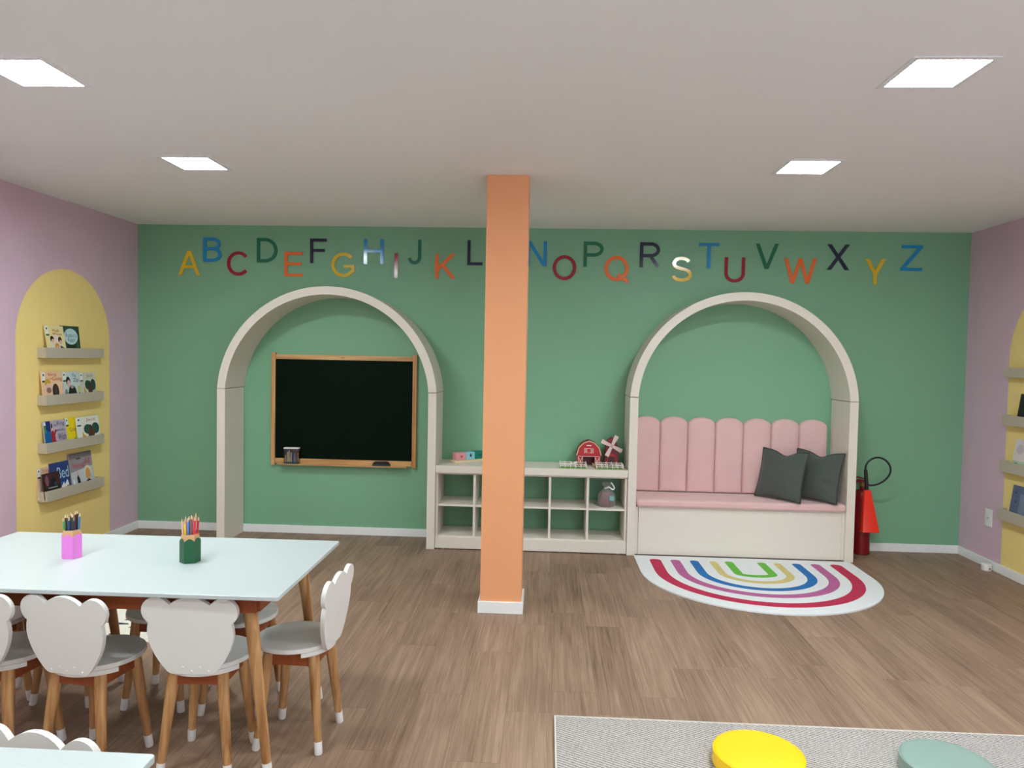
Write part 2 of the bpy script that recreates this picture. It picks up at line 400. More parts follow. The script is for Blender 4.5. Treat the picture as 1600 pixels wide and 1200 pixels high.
# ------------------------------------------------------------------ bench nook
ix0, ix1 = 4.0176 + AT + .001, 5.7016 - AT - .001
t = thing('bench', 'beige box bench with pink cushion built into the right arch', 'bench', ((ix0 + ix1) / 2, -0.19, 0)); og = tuple(t.location)
MB().box(ix0 + .022, ix1 - .022, -0.352, -0.335, 0.008, 0.362).build('front_panel', M_BEIGE, t, og, bevel=0.001)
for x in (ix0, ix1 - .02): MB().box(x, x + .02, -0.348, BY, 0.008, 0.362).build('side_panel', M_BEIGE, t, og, bevel=0.001)
MB().box(ix0, ix1, -0.35, BY, 0.3625, 0.374).build('seat_board', M_BEIGE, t, og, bevel=0.001)
cs = MB().box(ix0 + .002, ix1 - .002, -0.385, BY, 0.3745, 0.433).build('seat_cushion', M_PINK, t, og, bevel=0.022, seg=5)
t = thing('padded_back_rest', 'pink velvet channel back rest with scalloped top on the wall', 'back rest', ((ix0 + ix1) / 2, -0.02, 0.436)); og = tuple(t.location)
tw = (ix1 - ix0 - 0.03) / 7
for i in range(7):
    a, b_ = ix0 + i * tw, ix0 + (i + 1) * tw
    poly = [(a, 0.436), (b_, 0.436)] + [(a + tw / 2 + tw / 2 * math.cos(g), 0.975 + 0.062 * math.sin(g)) for g in [PI * k / 18 for k in range(19)]]
    MB().puff(poly, [(0.001, 0.0), (0.0005, 0.022), (0.003, 0.034), (0.009, 0.042), (0.02, 0.047), (0.04, 0.049)], lambda u, v, h: (u, -0.001 - h, v)).build('padded_panel', M_PINK, t, og, angle=50)

# cushions
def pillow(label, c, d, lean, size, seed):
    d = (d[0], d[1], 0.0)
    rnd = random.Random(seed)
    t = thing('throw_pillow', label, 'pillow', tuple(c), 0, 'dark grey throw pillows on the bench')
    d = Vector(d).normalized(); back = Vector((-d.y, d.x, 0)); up = back * math.sin(lean) + Vector((0, 0, 1)) * math.cos(lean); nrm = d.cross(up).normalized()
    n = 28; S = size / 2; mb = MB()
    def P(u, v, s):
        th = 0.062 * (max(0, 1 - u * u) ** 0.55) * (max(0, 1 - v * v) ** 0.55)
        th += 0.004 * math.sin(5 * u + seed) * math.sin(4 * v + 2 * seed) * (1 - u * u) * (1 - v * v)
        th += -0.012 * math.exp(-((u - .62) ** 2) / .03 - ((v + .3) ** 2) / .01)
        x = S * u * (1 - 0.075 * (1 - v * v)); y = S * v * (1 - 0.075 * (1 - u * u)) - (0.035 * math.exp(-((u - .05) ** 2) / .12) if v > 0.5 else 0) * (v - .5) * 2 + S
        return d * x + up * y + nrm * th * s
    for s in (1, -1):
        vs = [P(-1 + 2 * i / n, -1 + 2 * j / n, s) for j in range(n + 1) for i in range(n + 1)]
        mb.add([tuple(v) for v in vs], [(j * (n + 1) + i, j * (n + 1) + i + 1, (j + 1) * (n + 1) + i + 1, (j + 1) * (n + 1) + i) for j in range(n) for i in range(n)])
    mb.build('pillow_cover', M_CUSH, t, angle=80)
    ed = [P(-1 + 2 * i / n, -1, 0) for i in range(n)] + [P(1, -1 + 2 * i / n, 0) for i in range(n)] + [P(1 - 2 * i / n, 1, 0) for i in range(n)] + [P(-1, 1 - 2 * i / n, 0) for i in range(n)]
    MB().tube(ed, 0.0045, 8, closed=True).build('piping', M_PIPE, t)
    return t
pillow('square dark grey pillow leaning in front, left of its twin', (5.156, -0.270, 0.441), (0.655, -0.755), math.radians(16), 0.385, 1)
pillow('square dark grey pillow behind its twin, against the arch post', (5.418, -0.275, 0.441), (0.655, -0.755), math.radians(16), 0.385, 2)

# ------------------------------------------------------------------ chalkboard
t = thing('chalkboard', 'dark green chalkboard in a pine frame inside the left arch', 'chalkboard', (1.74, -0.02, 0.57)); og = tuple(t.location)
M_BOARD = mat('chalkboard_green', (6, 22, 12), 0.5, 0.15, 3, spec=0.05)
MB().box(1.168, 2.306, -0.022, -0.002, 0.60, 1.452).build('writing_surface', M_BOARD, t, og)
for x0, x1 in ((1.138, 1.172), (2.303, 2.337)): MB().box(x0, x1, -0.034, -0.001, 0.567, 1.488).build('stile', M_PINEV, t, og, bevel=0.003)
MB().box(1.173, 2.302, -0.030, -0.001, 1.435, 1.474).build('top_rail', M_PINE, t, og, bevel=0.002)
MB().box(1.173, 2.302, -0.030, -0.001, 0.580, 0.622).build('bottom_rail', M_PINE, t, og, bevel=0.002)
MB().box(1.21, 2.27, -0.075, -0.0305, 0.574, 0.583).build('chalk_ledge', M_PINE, t, og, bevel=0.001)
mk = MB()
for k, (u, s) in enumerate(((0, .7), (.012, 1), (.025, 1.2), (.039, .8))): mk.box(1.700 + u, 1.700 + u + .007 * s, -0.0303, -0.0299, 1.450, 1.450 + .008 * s)
mk.build('stamp', colm((120, 72, 30)), t, og)
# eraser
t = thing('chalk_eraser', 'black felt eraser on the chalkboard ledge', 'eraser', (2.06, -0.052, 0.583)); og = tuple(t.location)
MB().box(1.99, 2.13, -0.072, -0.033, 0.5832, 0.597).build('felt', colm((62, 64, 62), 0.9), t, og, bevel=0.002)
MB().prism([(1.993, .597), (2.127, .597), (2.127, .606), (2.108, .619), (2.012, .619), (1.993, .606)], -0.071, -0.034).build('handle', mat('black_plastic', (14, 14, 15), 0.4), t, og, bevel=0.003)
# clear chalk tub
t = thing('chalk_tub', 'small clear tub with white lid on the chalkboard ledge', 'tub', (1.322, -0.053, 0.583)); og = tuple(t.location)
M_CLEAR = mat('clear_plastic', (235, 240, 240), 0.06, 0.0, trans=1.0)
def ring_box(x0, x1, y0, y1, z0, z1, th):
    m = MB(); m.box(x0, x1, y0, y0 + th, z0, z1); m.box(x0, x1, y1 - th, y1, z0, z1); m.box(x0, x0 + th, y0 + th, y1 - th, z0, z1); m.box(x1 - th, x1, y0 + th, y1 - th, z0, z1)
    m.box(x0 + th, x1 - th, y0 + th, y1 - th, z0, z0 + th); return m
ring_box(1.262, 1.382, -0.073, -0.033, 0.5835, 0.705, 0.0012).build('tub_body', M_CLEAR, t, og)
MB().box(1.260, 1.384, -0.0745, -0.0315, 0.7055, 0.716).build('lid', M_WHITE, t, og, bevel=0.002)
MB().box(1.2615, 1.3825, -0.0738, -0.0732, 0.5845, 0.600).build('label_strip', colm((30, 60, 56)), t, og)
cc = [((196, 150, 130), 1), ((238, 214, 190), 1.35), ((240, 228, 160), 1.5), ((236, 206, 180), 1.3), ((40, 60, 110), 1.1), ((150, 180, 206), 1.25), ((70, 60, 110), .9), ((236, 140, 40), 1.35)]
for k, (c, h) in enumerate(cc):
    x = 1.272 + k * 0.0143
    q = MB().lathe([(.0052, 0), (.0055, .002), (.0055, .066 * h), (.004, .066 * h + .002)], 12, (0, 0, 0)).build('chalk_stick', colm(c, .9))
    q.location = (x, -0.055 + (k % 2) * .008, 0.5852)
    tag(q, '%s chalk stick inside the clear tub' % ('brownish pink', 'cream', 'pale yellow', 'peach', 'navy', 'light blue', 'violet', 'orange')[k], 'chalk', 'chalk sticks in the clear tub')

# ------------------------------------------------------------------ alphabet on the wall
def letter_polys(ch, w, h, t=.0265):
    a = t / 2; P = []
    def line(pts):      # constant width band along a polyline
        pts = [Vector(p) for p in pts]; L1 = []; L2 = []
        for i, p in enumerate(pts):
            d0 = (p - pts[i - 1]).normalized() if i else (pts[1] - p).normalized()
            d1 = (pts[i + 1] - p).normalized() if i < len(pts) - 1 else d0
            n0 = Vector((-d0.y, d0.x)); n1 = Vector((-d1.y, d1.x)); n = n0 + n1; n = n / n.dot(n0)
            L1.append(tuple(p + n * a)); L2.append(tuple(p - n * a))
        for i in range(len(pts) - 1): P.append([L1[i], L1[i + 1], L2[i + 1], L2[i]])
    def arc(cx, cy, rx, ry, g0, g1, n=16): return [(cx + rx * math.cos(math.radians(g0 + (g1 - g0) * i / n)), cy + ry * math.sin(math.radians(g0 + (g1 - g0) * i / n))) for i in range(n + 1)]
    def rect(x0, y0, x1, y1): P.append([(x0, y0), (x1, y0), (x1, y1), (x0, y1)])
    def diag(x0, y0, x1, y1, k=1.0):   # slanted stem with level ends; x are centre lines
        L = math.hypot(x1 - x0, y1 - y0); q = a * k * L / abs(y1 - y0)
        P.append([(x0 - q, y0), (x0 + q, y0), (x1 + q, y1), (x1 - q, y1)])
    H2 = h / 2
    if ch == 'A': q = .0145; diag(q, 0, w / 2, h); diag(w - q, 0, w / 2, h); rect(w * .2, h * .28, w * .8, h * .28 + t * .85)
    elif ch in 'BPR':
        rect(0, 0, t, h)
        yb = h * (.54 if ch == 'B' else .47); r = (h - a - yb) / 2; rx = w * (.40 if ch != 'R' else .36); xx = w - a - rx - (w * .04 if ch == 'B' else (w * .05 if ch == 'R' else 0))
        line([(t * .9, h - a), (xx, h - a)] + arc(xx, yb + r, rx, r, 90, -90)[1:] + [(t * .9, yb)])
        if ch == 'B': r2 = (yb - a) / 2; line([(t * .9, yb), (w - a - w * .40, yb)] + arc(w - a - w * .40, a + r2, w * .40, r2, 90, -90)[1:] + [(t * .9, a)])
        if ch == 'R': diag(w - t * .62, 0, w * .50, yb)
    elif ch == 'C': line(arc(w * .53, H2, w * .53 - a, H2 - a, 40, 320, 36))
    elif ch == 'G': line(arc(w * .52, H2, w * .52 - a, H2 - a, 42, 318, 36) + [(w - a, h * .26)]); rect(w - t, h * .22, w, h * .50); rect(w * .54, h * .50 - t * .85, w, h * .50)
    elif ch == 'D': rect(0, 0, t, h); line([(t * .9, h - a), (w * .40, h - a)] + arc(w * .40, H2, w * .60 - a, H2 - a, 90, -90, 24)[1:] + [(t * .9, a)])
    elif ch == 'E': rect(0, 0, t, h); rect(t, h - t * .9, w * .97, h); rect(t, 0, w, t * .9); rect(t, h * .46, w * .92, h * .46 + t * .9)
    elif ch == 'F': rect(0, 0, t, h); rect(t, h - t * .9, w, h); rect(t, h * .46, w * .88, h * .46 + t * .9)
    elif ch == 'H': rect(0, 0, t, h); rect(w - t, 0, w, h); rect(t, h * .47, w - t, h * .47 + t * .9)
    elif ch == 'I': rect(0, 0, w, h)
    elif ch == 'J': line([(w - a, h), (w - a, h * .30)] + arc(w / 2, h * .30, w / 2 - a, h * .30 - a, 0, -172)[1:])
    elif ch == 'K': rect(0, 0, t, h); diag(w - t * .62, 0, w * .36, h * .56); diag(t * .4, h * .33, w - t * .75, h)
    elif ch == 'L': rect(0, 0, t, h); rect(t, 0, w, t * .9)
    elif ch == 'M': rect(0, 0, t, h); rect(w - t, 0, w, h); diag(w / 2, 0, t * .6, h); diag(w / 2, 0, w - t * .6, h)
    elif ch == 'N': rect(0, 0, t, h); rect(w - t, 0, w, h); diag(w - t * .7, 0, t * .7, h)
    elif ch in 'OQ':
        line(arc(w / 2, H2, w / 2 - a, H2 - a, 0, 360, 44))
        if ch == 'Q': line([(w * .56, h * .26), (w * .80, h * .09), (w * .99, -h * .045)])
    elif ch == 'S':
        line(arc(w * .49, h * .735, w * .45 - a, h * .265 - a, 18, 180, 20)[:-1] + arc(w * .49, h * .735, w * .45 - a, h * .235 - a * .4, 180, 252, 8) + arc(w * .50, h * .28, w * .50 - a, h * .25 - a * .4, 72, 0, 8) + arc(w * .50, h * .28, w * .50 - a, h * .28 - a, 0, -168, 20)[1:])
    elif ch == 'T': rect(0, h - t * .9, w, h); rect(w / 2 - a, 0, w / 2 + a, h - t * .9)
    elif ch == 'U': line([(a, h), (a, h * .36)] + arc(w / 2, h * .36, w / 2 - a, h * .36 - a, 180, 360, 24)[1:] + [(w - a, h)])
    elif ch == 'V': q = .0145; diag(w / 2, 0, q, h); diag(w / 2, 0, w - q, h)
    elif ch == 'W': q = .0145; diag(w * .27, 0, q, h); diag(w * .27, 0, w / 2, h); diag(w * .73, 0, w / 2, h); diag(w * .73, 0, w - q, h)
    elif ch == 'X': q = .016; diag(q, 0, w - q, h); diag(w - q, 0, q, h)
    elif ch == 'Y': rect(w / 2 - a, 0, w / 2 + a, h * .44); diag(w / 2, h * .40, .0155, h); diag(w / 2, h * .40, w - .0155, h)
    elif ch == 'Z': rect(w * .04, h - t * .9, w, h); rect(0, 0, w, t * .9); diag(.020, t * .85, w - .020, h - t * .85)
    return P
YEL, BLU, RED, GRN, ORG, NAV = (226, 186, 30), (24, 138, 196), (150, 22, 40), (10, 110, 76), (238, 112, 44), (26, 34, 62)
cyc = 'YEL BLU RED GRN ORG NAV'.split(); cdict = dict(YEL=YEL, BLU=BLU, RED=RED, GRN=GRN, ORG=ORG, NAV=NAV)
cname = dict(YEL='yellow', BLU='blue', RED='dark red', GRN='dark green', ORG='orange', NAV='navy')
lx = dict(A=(.345, .528), B=(.554, .707), C=(.753, .934), D=(1.001, 1.173), E=(1.231, 1.385), F=(1.443, 1.58), G=(1.62, 1.811), H=(1.885, 2.047), I=(2.136, 2.164), J=(2.245, 2.354), K=(2.469, 2.635), L=(2.728, 2.852),
          M=(2.93, 3.12), N=(3.205, 3.368), O=(3.416, 3.605), P=(3.661, 3.819), Q=(3.829, 4.021), R=(4.107, 4.274), S=(4.359, 4.52), T=(4.57, 4.73), U=(4.775, 4.935), V=(5.014, 5.193), W=(5.238, 5.49), X=(5.569, 5.741), Y=(5.864, 6.021), Z=(6.133, 6.299))
for i, ch in enumerate('ABCDEFGHIJKLMNOPQRSTUVWXYZ'):
    up = i % 2 == 1
    c = cyc[i % 6]
    z1 = 2.418 if up else 2.308
    z0 = z1 - 0.199
    x0, x1 = lx[ch]
    mb = MB()
    for q, poly in enumerate(letter_polys(ch, x1 - x0, .199)):
        mb.prism([(x0 + u, z0 + v) for u, v in poly], -0.0075 - q * .00006, -0.0015 + q * .00001, 'y')
    m = mat('acrylic_' + c, cdict[c], 0.12, 0.0, spec=0.6)
    o = mb.build('wall_letter', m, None, ((x0 + x1) / 2, -0.0015, z0), angle=30)
    tag(o, '%s wall letter %s, %s row of the alphabet on the green wall' % (cname[c], ch, 'upper' if up else 'lower'), 'letter', 'alphabet letters on the green wall')

# ------------------------------------------------------------------ picture ledges and books
def book(label, wall, y0, y1, ztop, zbot, xtop, xbot, cover, art, th=0.006, inv=False, group='picture books on the left ledges'):
    """front cover faces the room; y0..y1 left to right as seen"""
    if wall == 'L': ux, nx, X0 = 1, 1, 0
    else: ux, nx, X0 = -1, -1, W
    sl = (xbot - xtop) / (ztop - zbot)
    L_ = math.hypot(ztop - zbot, xbot - xtop)
    up = Vector((nx * -(xbot - xtop) / L_, 0, (ztop - zbot) / L_)); nr = Vector((up.z * nx, 0, -up.x * nx)); 
    O = Vector((X0 + nx * xbot, y0, zbot)); wd = abs(y1 - y0); uu = Vector((0, ux, 0))
    t = thing('picture_book', label, 'book', tuple(O), 0, group)
    def P(a, b_, c): return tuple(uu * a + up * b_ + nr * c)
    def bx(mb, a0, a1, b0, b1, c0, c1, mi=0):
        v = [P(a, b_, c) for c in (c0, c1) for a, b_ in ((a0, b0), (a1, b0), (a1, b1), (a0, b1))]
        mb.add(v, [(0, 3, 2, 1), (4, 5, 6, 7), (0, 1, 5, 4), (1, 2, 6, 5), (2, 3, 7, 6), (3, 0, 4, 7)], mi)
    pg = MB(); bx(pg, .003, wd - .002, .002, L_ - .002, -th + .001, -.001); pg.build('pages', colm((232, 226, 210), .8), t)
    mats = [colm(cover, .35)]; idx = {cover: 0}; mb = MB()
    bx(mb, 0, wd, 0, L_, -.001, 0); bx(mb, 0, wd, 0, L_, -th, -th + .001); bx(mb, 0, .002, 0, L_, -th + .001, -.001)
    for k, (kind, c, *a) in enumerate(art):
        if c not in idx: idx[c] = len(mats); mats.append(colm(c, .35))
        h = .0003 + .00012 * k
        if kind == 'r': poly = [(a[0], a[1]), (a[2], a[1]), (a[2], a[3]), (a[0], a[3])]
        elif kind == 'e': poly = ell(*a)
        elif kind == 'p': poly = a[0]
        if kind == 't':
            vs, fs = glyph(a[0]); mb.add([P((a[1] + u * (a[3] - a[1])) * wd, (a[2] + v * (a[4] - a[2])) * L_, h) for u, v in vs], fs, idx[c])
        else:
            mb.flat([(min(.992, max(.008, u)) * wd, min(.992, max(.008, v)) * L_) for u, v in poly], lambda u, v: P(u, v, h), idx[c])
    mb.build('cover', mats, t, smooth=False)
    return t
BLK = (28, 26, 28); CRM = (236, 226, 190)
def badge(c=(60, 80, 50)): return [('r', (240, 240, 232), .02, .72, .17, .985), ('e', BLK, .1, .9, .035, .035), ('e', c, .1, .70, .1, .03)]
jack = [('t', (196, 110, 50), 'Jack', .42, .80, .86, .93), ('p', (222, 160, 40), [(.22, .5), (.3, .34), (.45, .22), (.7, .2), (.9, .28), (.97, .2), (.85, .08), (.55, .04), (.32, .12), (.2, .3)]),
        ('e', (24, 76, 66), .45, .55, .17, .17), ('e', (24, 70, 66), .8, .55, .17, .2), ('e', (84, 44, 30), .6, .4, .15, .2), ('e', (60, 34, 28), .58, .6, .06, .1)]
BK = [
    ('cream picture book of three children, leaning in front on the top ledge', -1.141, -.954, 1.641, 1.428, .014, .052, (236, 222, 160),
     [('e', (236, 216, 200), .5, .42, .32, .3)] + badge() + [('t', (200, 84, 50), 'Woah', .36, .80, .74, .9), ('t', (200, 84, 50), 'Whoops', .36, .68, .88, .78), ('e', (50, 34, 26), .3, .58, .1, .09), ('e', (226, 180, 160), .33, .52, .07, .06), ('e', (50, 34, 26), .72, .55, .1, .1),
      ('e', (226, 180, 160), .74, .48, .07, .07), ('e', (214, 160, 60), .52, .34, .12, .11), ('e', (226, 170, 140), .53, .28, .09, .08), ('r', (190, 200, 110), .26, .02, .44, .24), ('p', (60, 66, 86), [(.6, .02), (.94, .02), (.88, .3), (.7, .38)]), ('r', (224, 224, 224), .62, .12, .95, .17)]),
    ('dark green picture book with a pale oval title on the top ledge', -.97, -.773, 1.646, 1.428, .008, .030, (40, 72, 52),
     [('e', (196, 224, 226), .52, .66, .38, .26), ('t', (50, 90, 120), 'A', .22, .78, .3, .86), ('t', (50, 90, 120), "Robin's", .24, .64, .82, .76), ('t', (50, 90, 120), 'Eggs', .34, .48, .72, .62), ('e', (20, 26, 20), .5, .3, .24, .1), ('r', (130, 112, 96), .3, .03, .7, .24), ('r', (70, 110, 80), .82, .1, .9, .5), ('r', (28, 44, 30), .9, .02, .96, .9)]),
    ('peach picture book with fair haired child, left on the second ledge', -1.18, -.972, 1.328, 1.112, .018, .040, (240, 200, 160),
     badge() + [('t', (206, 92, 50), 'Bang', .32, .84, .72, .96), ('t', (206, 92, 50), 'the', .36, .76, .48, .82), ('t', (206, 92, 50), 'Gong', .5, .68, .97, .84), ('e', (210, 170, 50), .26, .66, .14, .12), ('e', (236, 190, 180), .3, .54, .13, .1), ('e', (150, 110, 110), .3, .42, .12, .09), ('e', (52, 36, 34), .62, .38, .16, .24), ('e', (84, 66, 60), .64, .38, .05, .16), ('r', (222, 100, 90), .18, .05, .5, .26)]),
    ('pale grey picture book with child and black cape, middle of the second ledge', -.969, -.784, 1.324, 1.112, .018, .040, (204, 214, 214),
     badge() + [('t', (44, 60, 70), 'The', .54, .82, .78, .93), ('t', (44, 60, 70), 'Zip', .6, .62, .92, .78), ('e', (26, 22, 24), .3, .68, .12, .16), ('e', (220, 180, 176), .32, .58, .09, .15), ('e', (26, 26, 32), .5, .22, .25, .34), ('e', (180, 160, 160), .5, .5, .09, .06), ('r', (216, 206, 80), .84, .3, .95, .52), ('r', (80, 72, 64), .86, .06, .94, .3), ('e', (130, 150, 146), .14, .24, .1, .2)]),
    ('greyish white picture book with banana and creature, right on the second ledge', -.776, -.597, 1.316, 1.112, .014, .036, (206, 208, 188), badge() + jack),
    ('purple and blue picture book with red robed figure on the third ledge', -1.158, -.931, .993, .79, .014, .040, (186, 176, 192),
     [('p', (20, 96, 160), [(0, 0), (1, 0), (.8, .04), (.6, .16), (.46, .36), (.3, .5), (.3, 1), (0, 1)]), ('p', (30, 30, 110), [(.1, .7), (.3, .62), (.3, 1), (.1, 1)]), ('r', (66, 140, 70), 0, .6, .1, .85), ('r', (236, 240, 240), 0, .86, .1, .98),
      ('p', (170, 22, 46), [(.3, .02), (.48, .02), (.46, .5), (.56, .66), (.5, .7), (.42, .58), (.38, .72), (.3, .6)]), ('e', (226, 180, 150), .36, .72, .04, .06), ('e', (40, 24, 30), .35, .82, .035, .09), ('t', (60, 40, 80), 'the', .44, .8, .56, .88), ('t', (60, 40, 80), 'King', .6, .78, .92, .95), ('t', (60, 40, 80), 'and the', .54, .62, .92, .71), ('t', (60, 40, 80), 'Wish', .58, .32, .94, .55)]),
    ('narrow looking yellow picture book between two larger books, third ledge', -.930, -.80, 1.0, .79, .006, .036, (240, 216, 20),
     [('r', (240, 240, 232), .02, .76, .28, .985), ('e', BLK, .16, .9, .05, .03), ('e', (60, 80, 50), .16, .73, .14, .03), ('t', (150, 80, 40), 'Quiz', .3, .5, .84, .66), ('p', (30, 120, 60), [(.62, .3), (.94, .26), (.98, .06), (.7, .06)])]),
    ('white picture book with banana and creature on the third ledge', -.834, -.575, .994, .79, .026, .052, (232, 232, 224), badge() + jack),
    ('orange and white topped book mostly hidden behind others, lowest ledge', -1.203, -1.03, .682, .468, .004, .012, (226, 190, 160), badge() + [('t', (196, 120, 80), 'Fox', .3, .84, .6, .95), ('e', (200, 110, 50), .75, .85, .14, .1)]),
    ('dark maroon and black picture book at the left of the lowest ledge', -1.19, -1.02, .642, .468, .031, .054, (64, 26, 36),
     [('p', (24, 14, 20), [(0, 0), (1, 0), (1, .5), (.8, .52), (.72, .74), (.6, .8), (.45, .72), (.3, .4), (.1, .45), (0, .8)]), ('e', (130, 84, 100), .22, .72, .1, .2), ('r', (150, 160, 160), .26, .4, .8, .44), ('e', (90, 60, 66), .45, .24, .1, .08), ('e', (40, 70, 70), .7, .55, .08, .08)]),
    ('dark blue picture book reading Bed in the middle of the lowest ledge', -1.091, -.899, .698, .468, .010, .036, (44, 60, 124),
     [('p', (226, 190, 170), [(.1, .04), (.3, .04), (.34, .3), (.36, .58), (.24, .6), (.16, .4)]), ('p', (36, 90, 160), [(.3, .4), (1, .4), (1, .2), (.3, .2)]), ('p', (240, 236, 230), [(.52, .26), (.66, .38), (.72, .3), (.86, .44), (.92, .3), (.96, .1), (.6, .1)]), ('t', (170, 206, 226), 'Bed', .36, .5, .97, .84),
      ('e', (226, 170, 30), .44, .16, .15, .1), ('e', (170, 30, 80), .68, .12, .14, .09), ('e', (226, 160, 50), .86, .16, .07, .12)]),
    ('large grey picture book with red title on the lowest ledge', -.898, -.645, .738, .468, .012, .050, (150, 142, 150),
     [('p', (196, 200, 206), [(0, 0), (1, 0), (1, .6), (0, .5)]), ('r', (116, 104, 110), 0, .86, 1, 1), ('e', (70, 60, 60), .4, .84, .12, .02), ('t', (196, 40, 66), 'Hansel', .12, .6, .62, .74), ('t', (196, 40, 66), 'All', .64, .66, .88, .82), ('e', (226, 214, 180), .74, .46, .16, .16), ('e', (216, 160, 100), .74, .4, .12, .15),
      ('p', (36, 32, 32), [(.6, .04), (.9, .04), (.86, .2), (.76, .26), (.64, .22)]), ('p', (32, 34, 36), [(.26, .02), (.4, .02), (.36, .3), (.3, .42), (.24, .36)]), ('e', (220, 180, 160), .28, .46, .04, .05), ('p', (236, 238, 240), [(.04, .02), (.2, .02), (.12, .3), (.06, .34)])]),
]
for lb, y0, y1, zt, zb, xt, xb, cv, art in BK: book(lb, 'L', y0, y1, zt, zb, xt, xb, cv, art)
def ledge(wall, y0, y1, z0, z1, label, group):
    dp = .064
    X0 = 0 if wall == 'L' else W; s = 1 if wall == 'L' else -1
    t = thing('wall_ledge', label, 'shelf', (X0, (y0 + y1) / 2, z0), 0, group); og = tuple(t.location)
    def B(a0, a1, *r): return MB().box(min(X0 + s * a0, X0 + s * a1), max(X0 + s * a0, X0 + s * a1), *r)
    B(.001, dp - .009, y0 + .009, y1 - .009, z0, z0 + .007).build('shelf_board', M_LEDGE, t, og, bevel=.0008)
    B(dp - .0085, dp, y0, y1, z0, z1).build('front_lip', M_LEDGE, t, og, bevel=.001)
    for a, b_ in ((y0, y0 + .0085), (y1 - .0085, y1)): B(.001, dp - .009, a, b_, z0, z1).build('end_cap', M_LEDGE, t, og, bevel=.001)
M_LEDGE = mat('taupe_laminate', (190, 180, 162), 0.5, 0.03, 30)
ZL = ((1.422, 1.490), (1.104, 1.172), (.782, .851), (.455, .526))
ORD = ('top', 'second', 'third', 'lowest')
for k, (z0, z1) in enumerate(ZL):
    ledge('L', -1.190, -.560, z0, z1, 'taupe book ledge on the left yellow arch, %s of four' % ORD[k], 'book ledges on the left wall')
for k, (z0, z1) in enumerate(((1.412, 1.478), (1.076, 1.146), (.748, .822), (.406, .484))):
    ledge('R', -1.205, -.575, z0, z1, 'taupe book ledge at the right picture edge, %s of four' % ORD[k], 'book ledges on the right wall')
G2 = 'picture books on the right ledges'
book('dark red book at right picture edge, on the second ledge', 'R', -.70, -.88, 1.30, 1.085, .014, .045, (60, 20, 30), [('r', (30, 16, 22), .05, .1, .9, .9)], group=G2)
book('pale flowery book at right picture edge, on the third ledge', 'R', -.668, -.87, .985, .757, .012, .045, (226, 214, 214), [('r', (190, 206, 170), 0, 0, 1, .35), ('e', (206, 190, 196), .3, .7, .2, .15), ('e', (120, 150, 100), .2, .2, .12, .1)], group=G2)
book('slate blue dotted book at right picture edge, on the lowest ledge', 'R', -.66, -.86, .665, .415, .012, .045, (92, 100, 130), [('e', (40, 46, 70), .2, .8, .05, .03), ('e', (40, 46, 70), .25, .55, .05, .03), ('e', (60, 90, 80), .12, .1, .1, .05), ('r', (120, 128, 156), .45, .2, .9, .8)], group=G2)

# ------------------------------------------------------------------ wall socket and door stop
t = thing('wall_socket', 'white wall socket low on the right pink wall', 'socket', (W, -.381, .31)); og = tuple(t.location)
MB().box(W - .009, W - .0005, -.422, -.340, .305, .435).build('cover_plate', M_WHITE, t, og, bevel=.004, seg=3)
MB().prism([(-.381 + .021 * math.cos(a), .368 + .026 * math.sin(a)) for a in [PI / 3 * k for k in range(6)]], W - .0125, W - .0092, 'x').build('socket_insert', M_CAP, t, og, bevel=.001)
ho = MB()
for dy in (-.01, 0, .01): ho.lathe([(.0025, 0), (.0025, .001)], 8, (0, 0, 0), X=Matrix.Translation((W - .0127, -.381 + dy, .368)) @ Matrix.Rotation(-PI / 2, 4, 'Y'))
ho.build('pin_holes', colm((30, 30, 30)), t, og)
t = thing('door_stop', 'small round white door stop against the right baseboard', 'door stop', (6.617, -.455, 0)); og = tuple(t.location)
MB().lathe([(.032, 0), (.034, .004), (.034, .042), (.030, .047), (.012, .048)], 28, (6.617, -.455, 0)).build('stop_body', M_CAP, t, og)
MB().lathe([(.005, 0), (.005, .003)], 10, X=Matrix.Translation((6.622, -.4885, .018)) @ Matrix.Rotation(PI / 2, 4, 'X')).build('screw_hole', colm((60, 60, 56)), t, og)

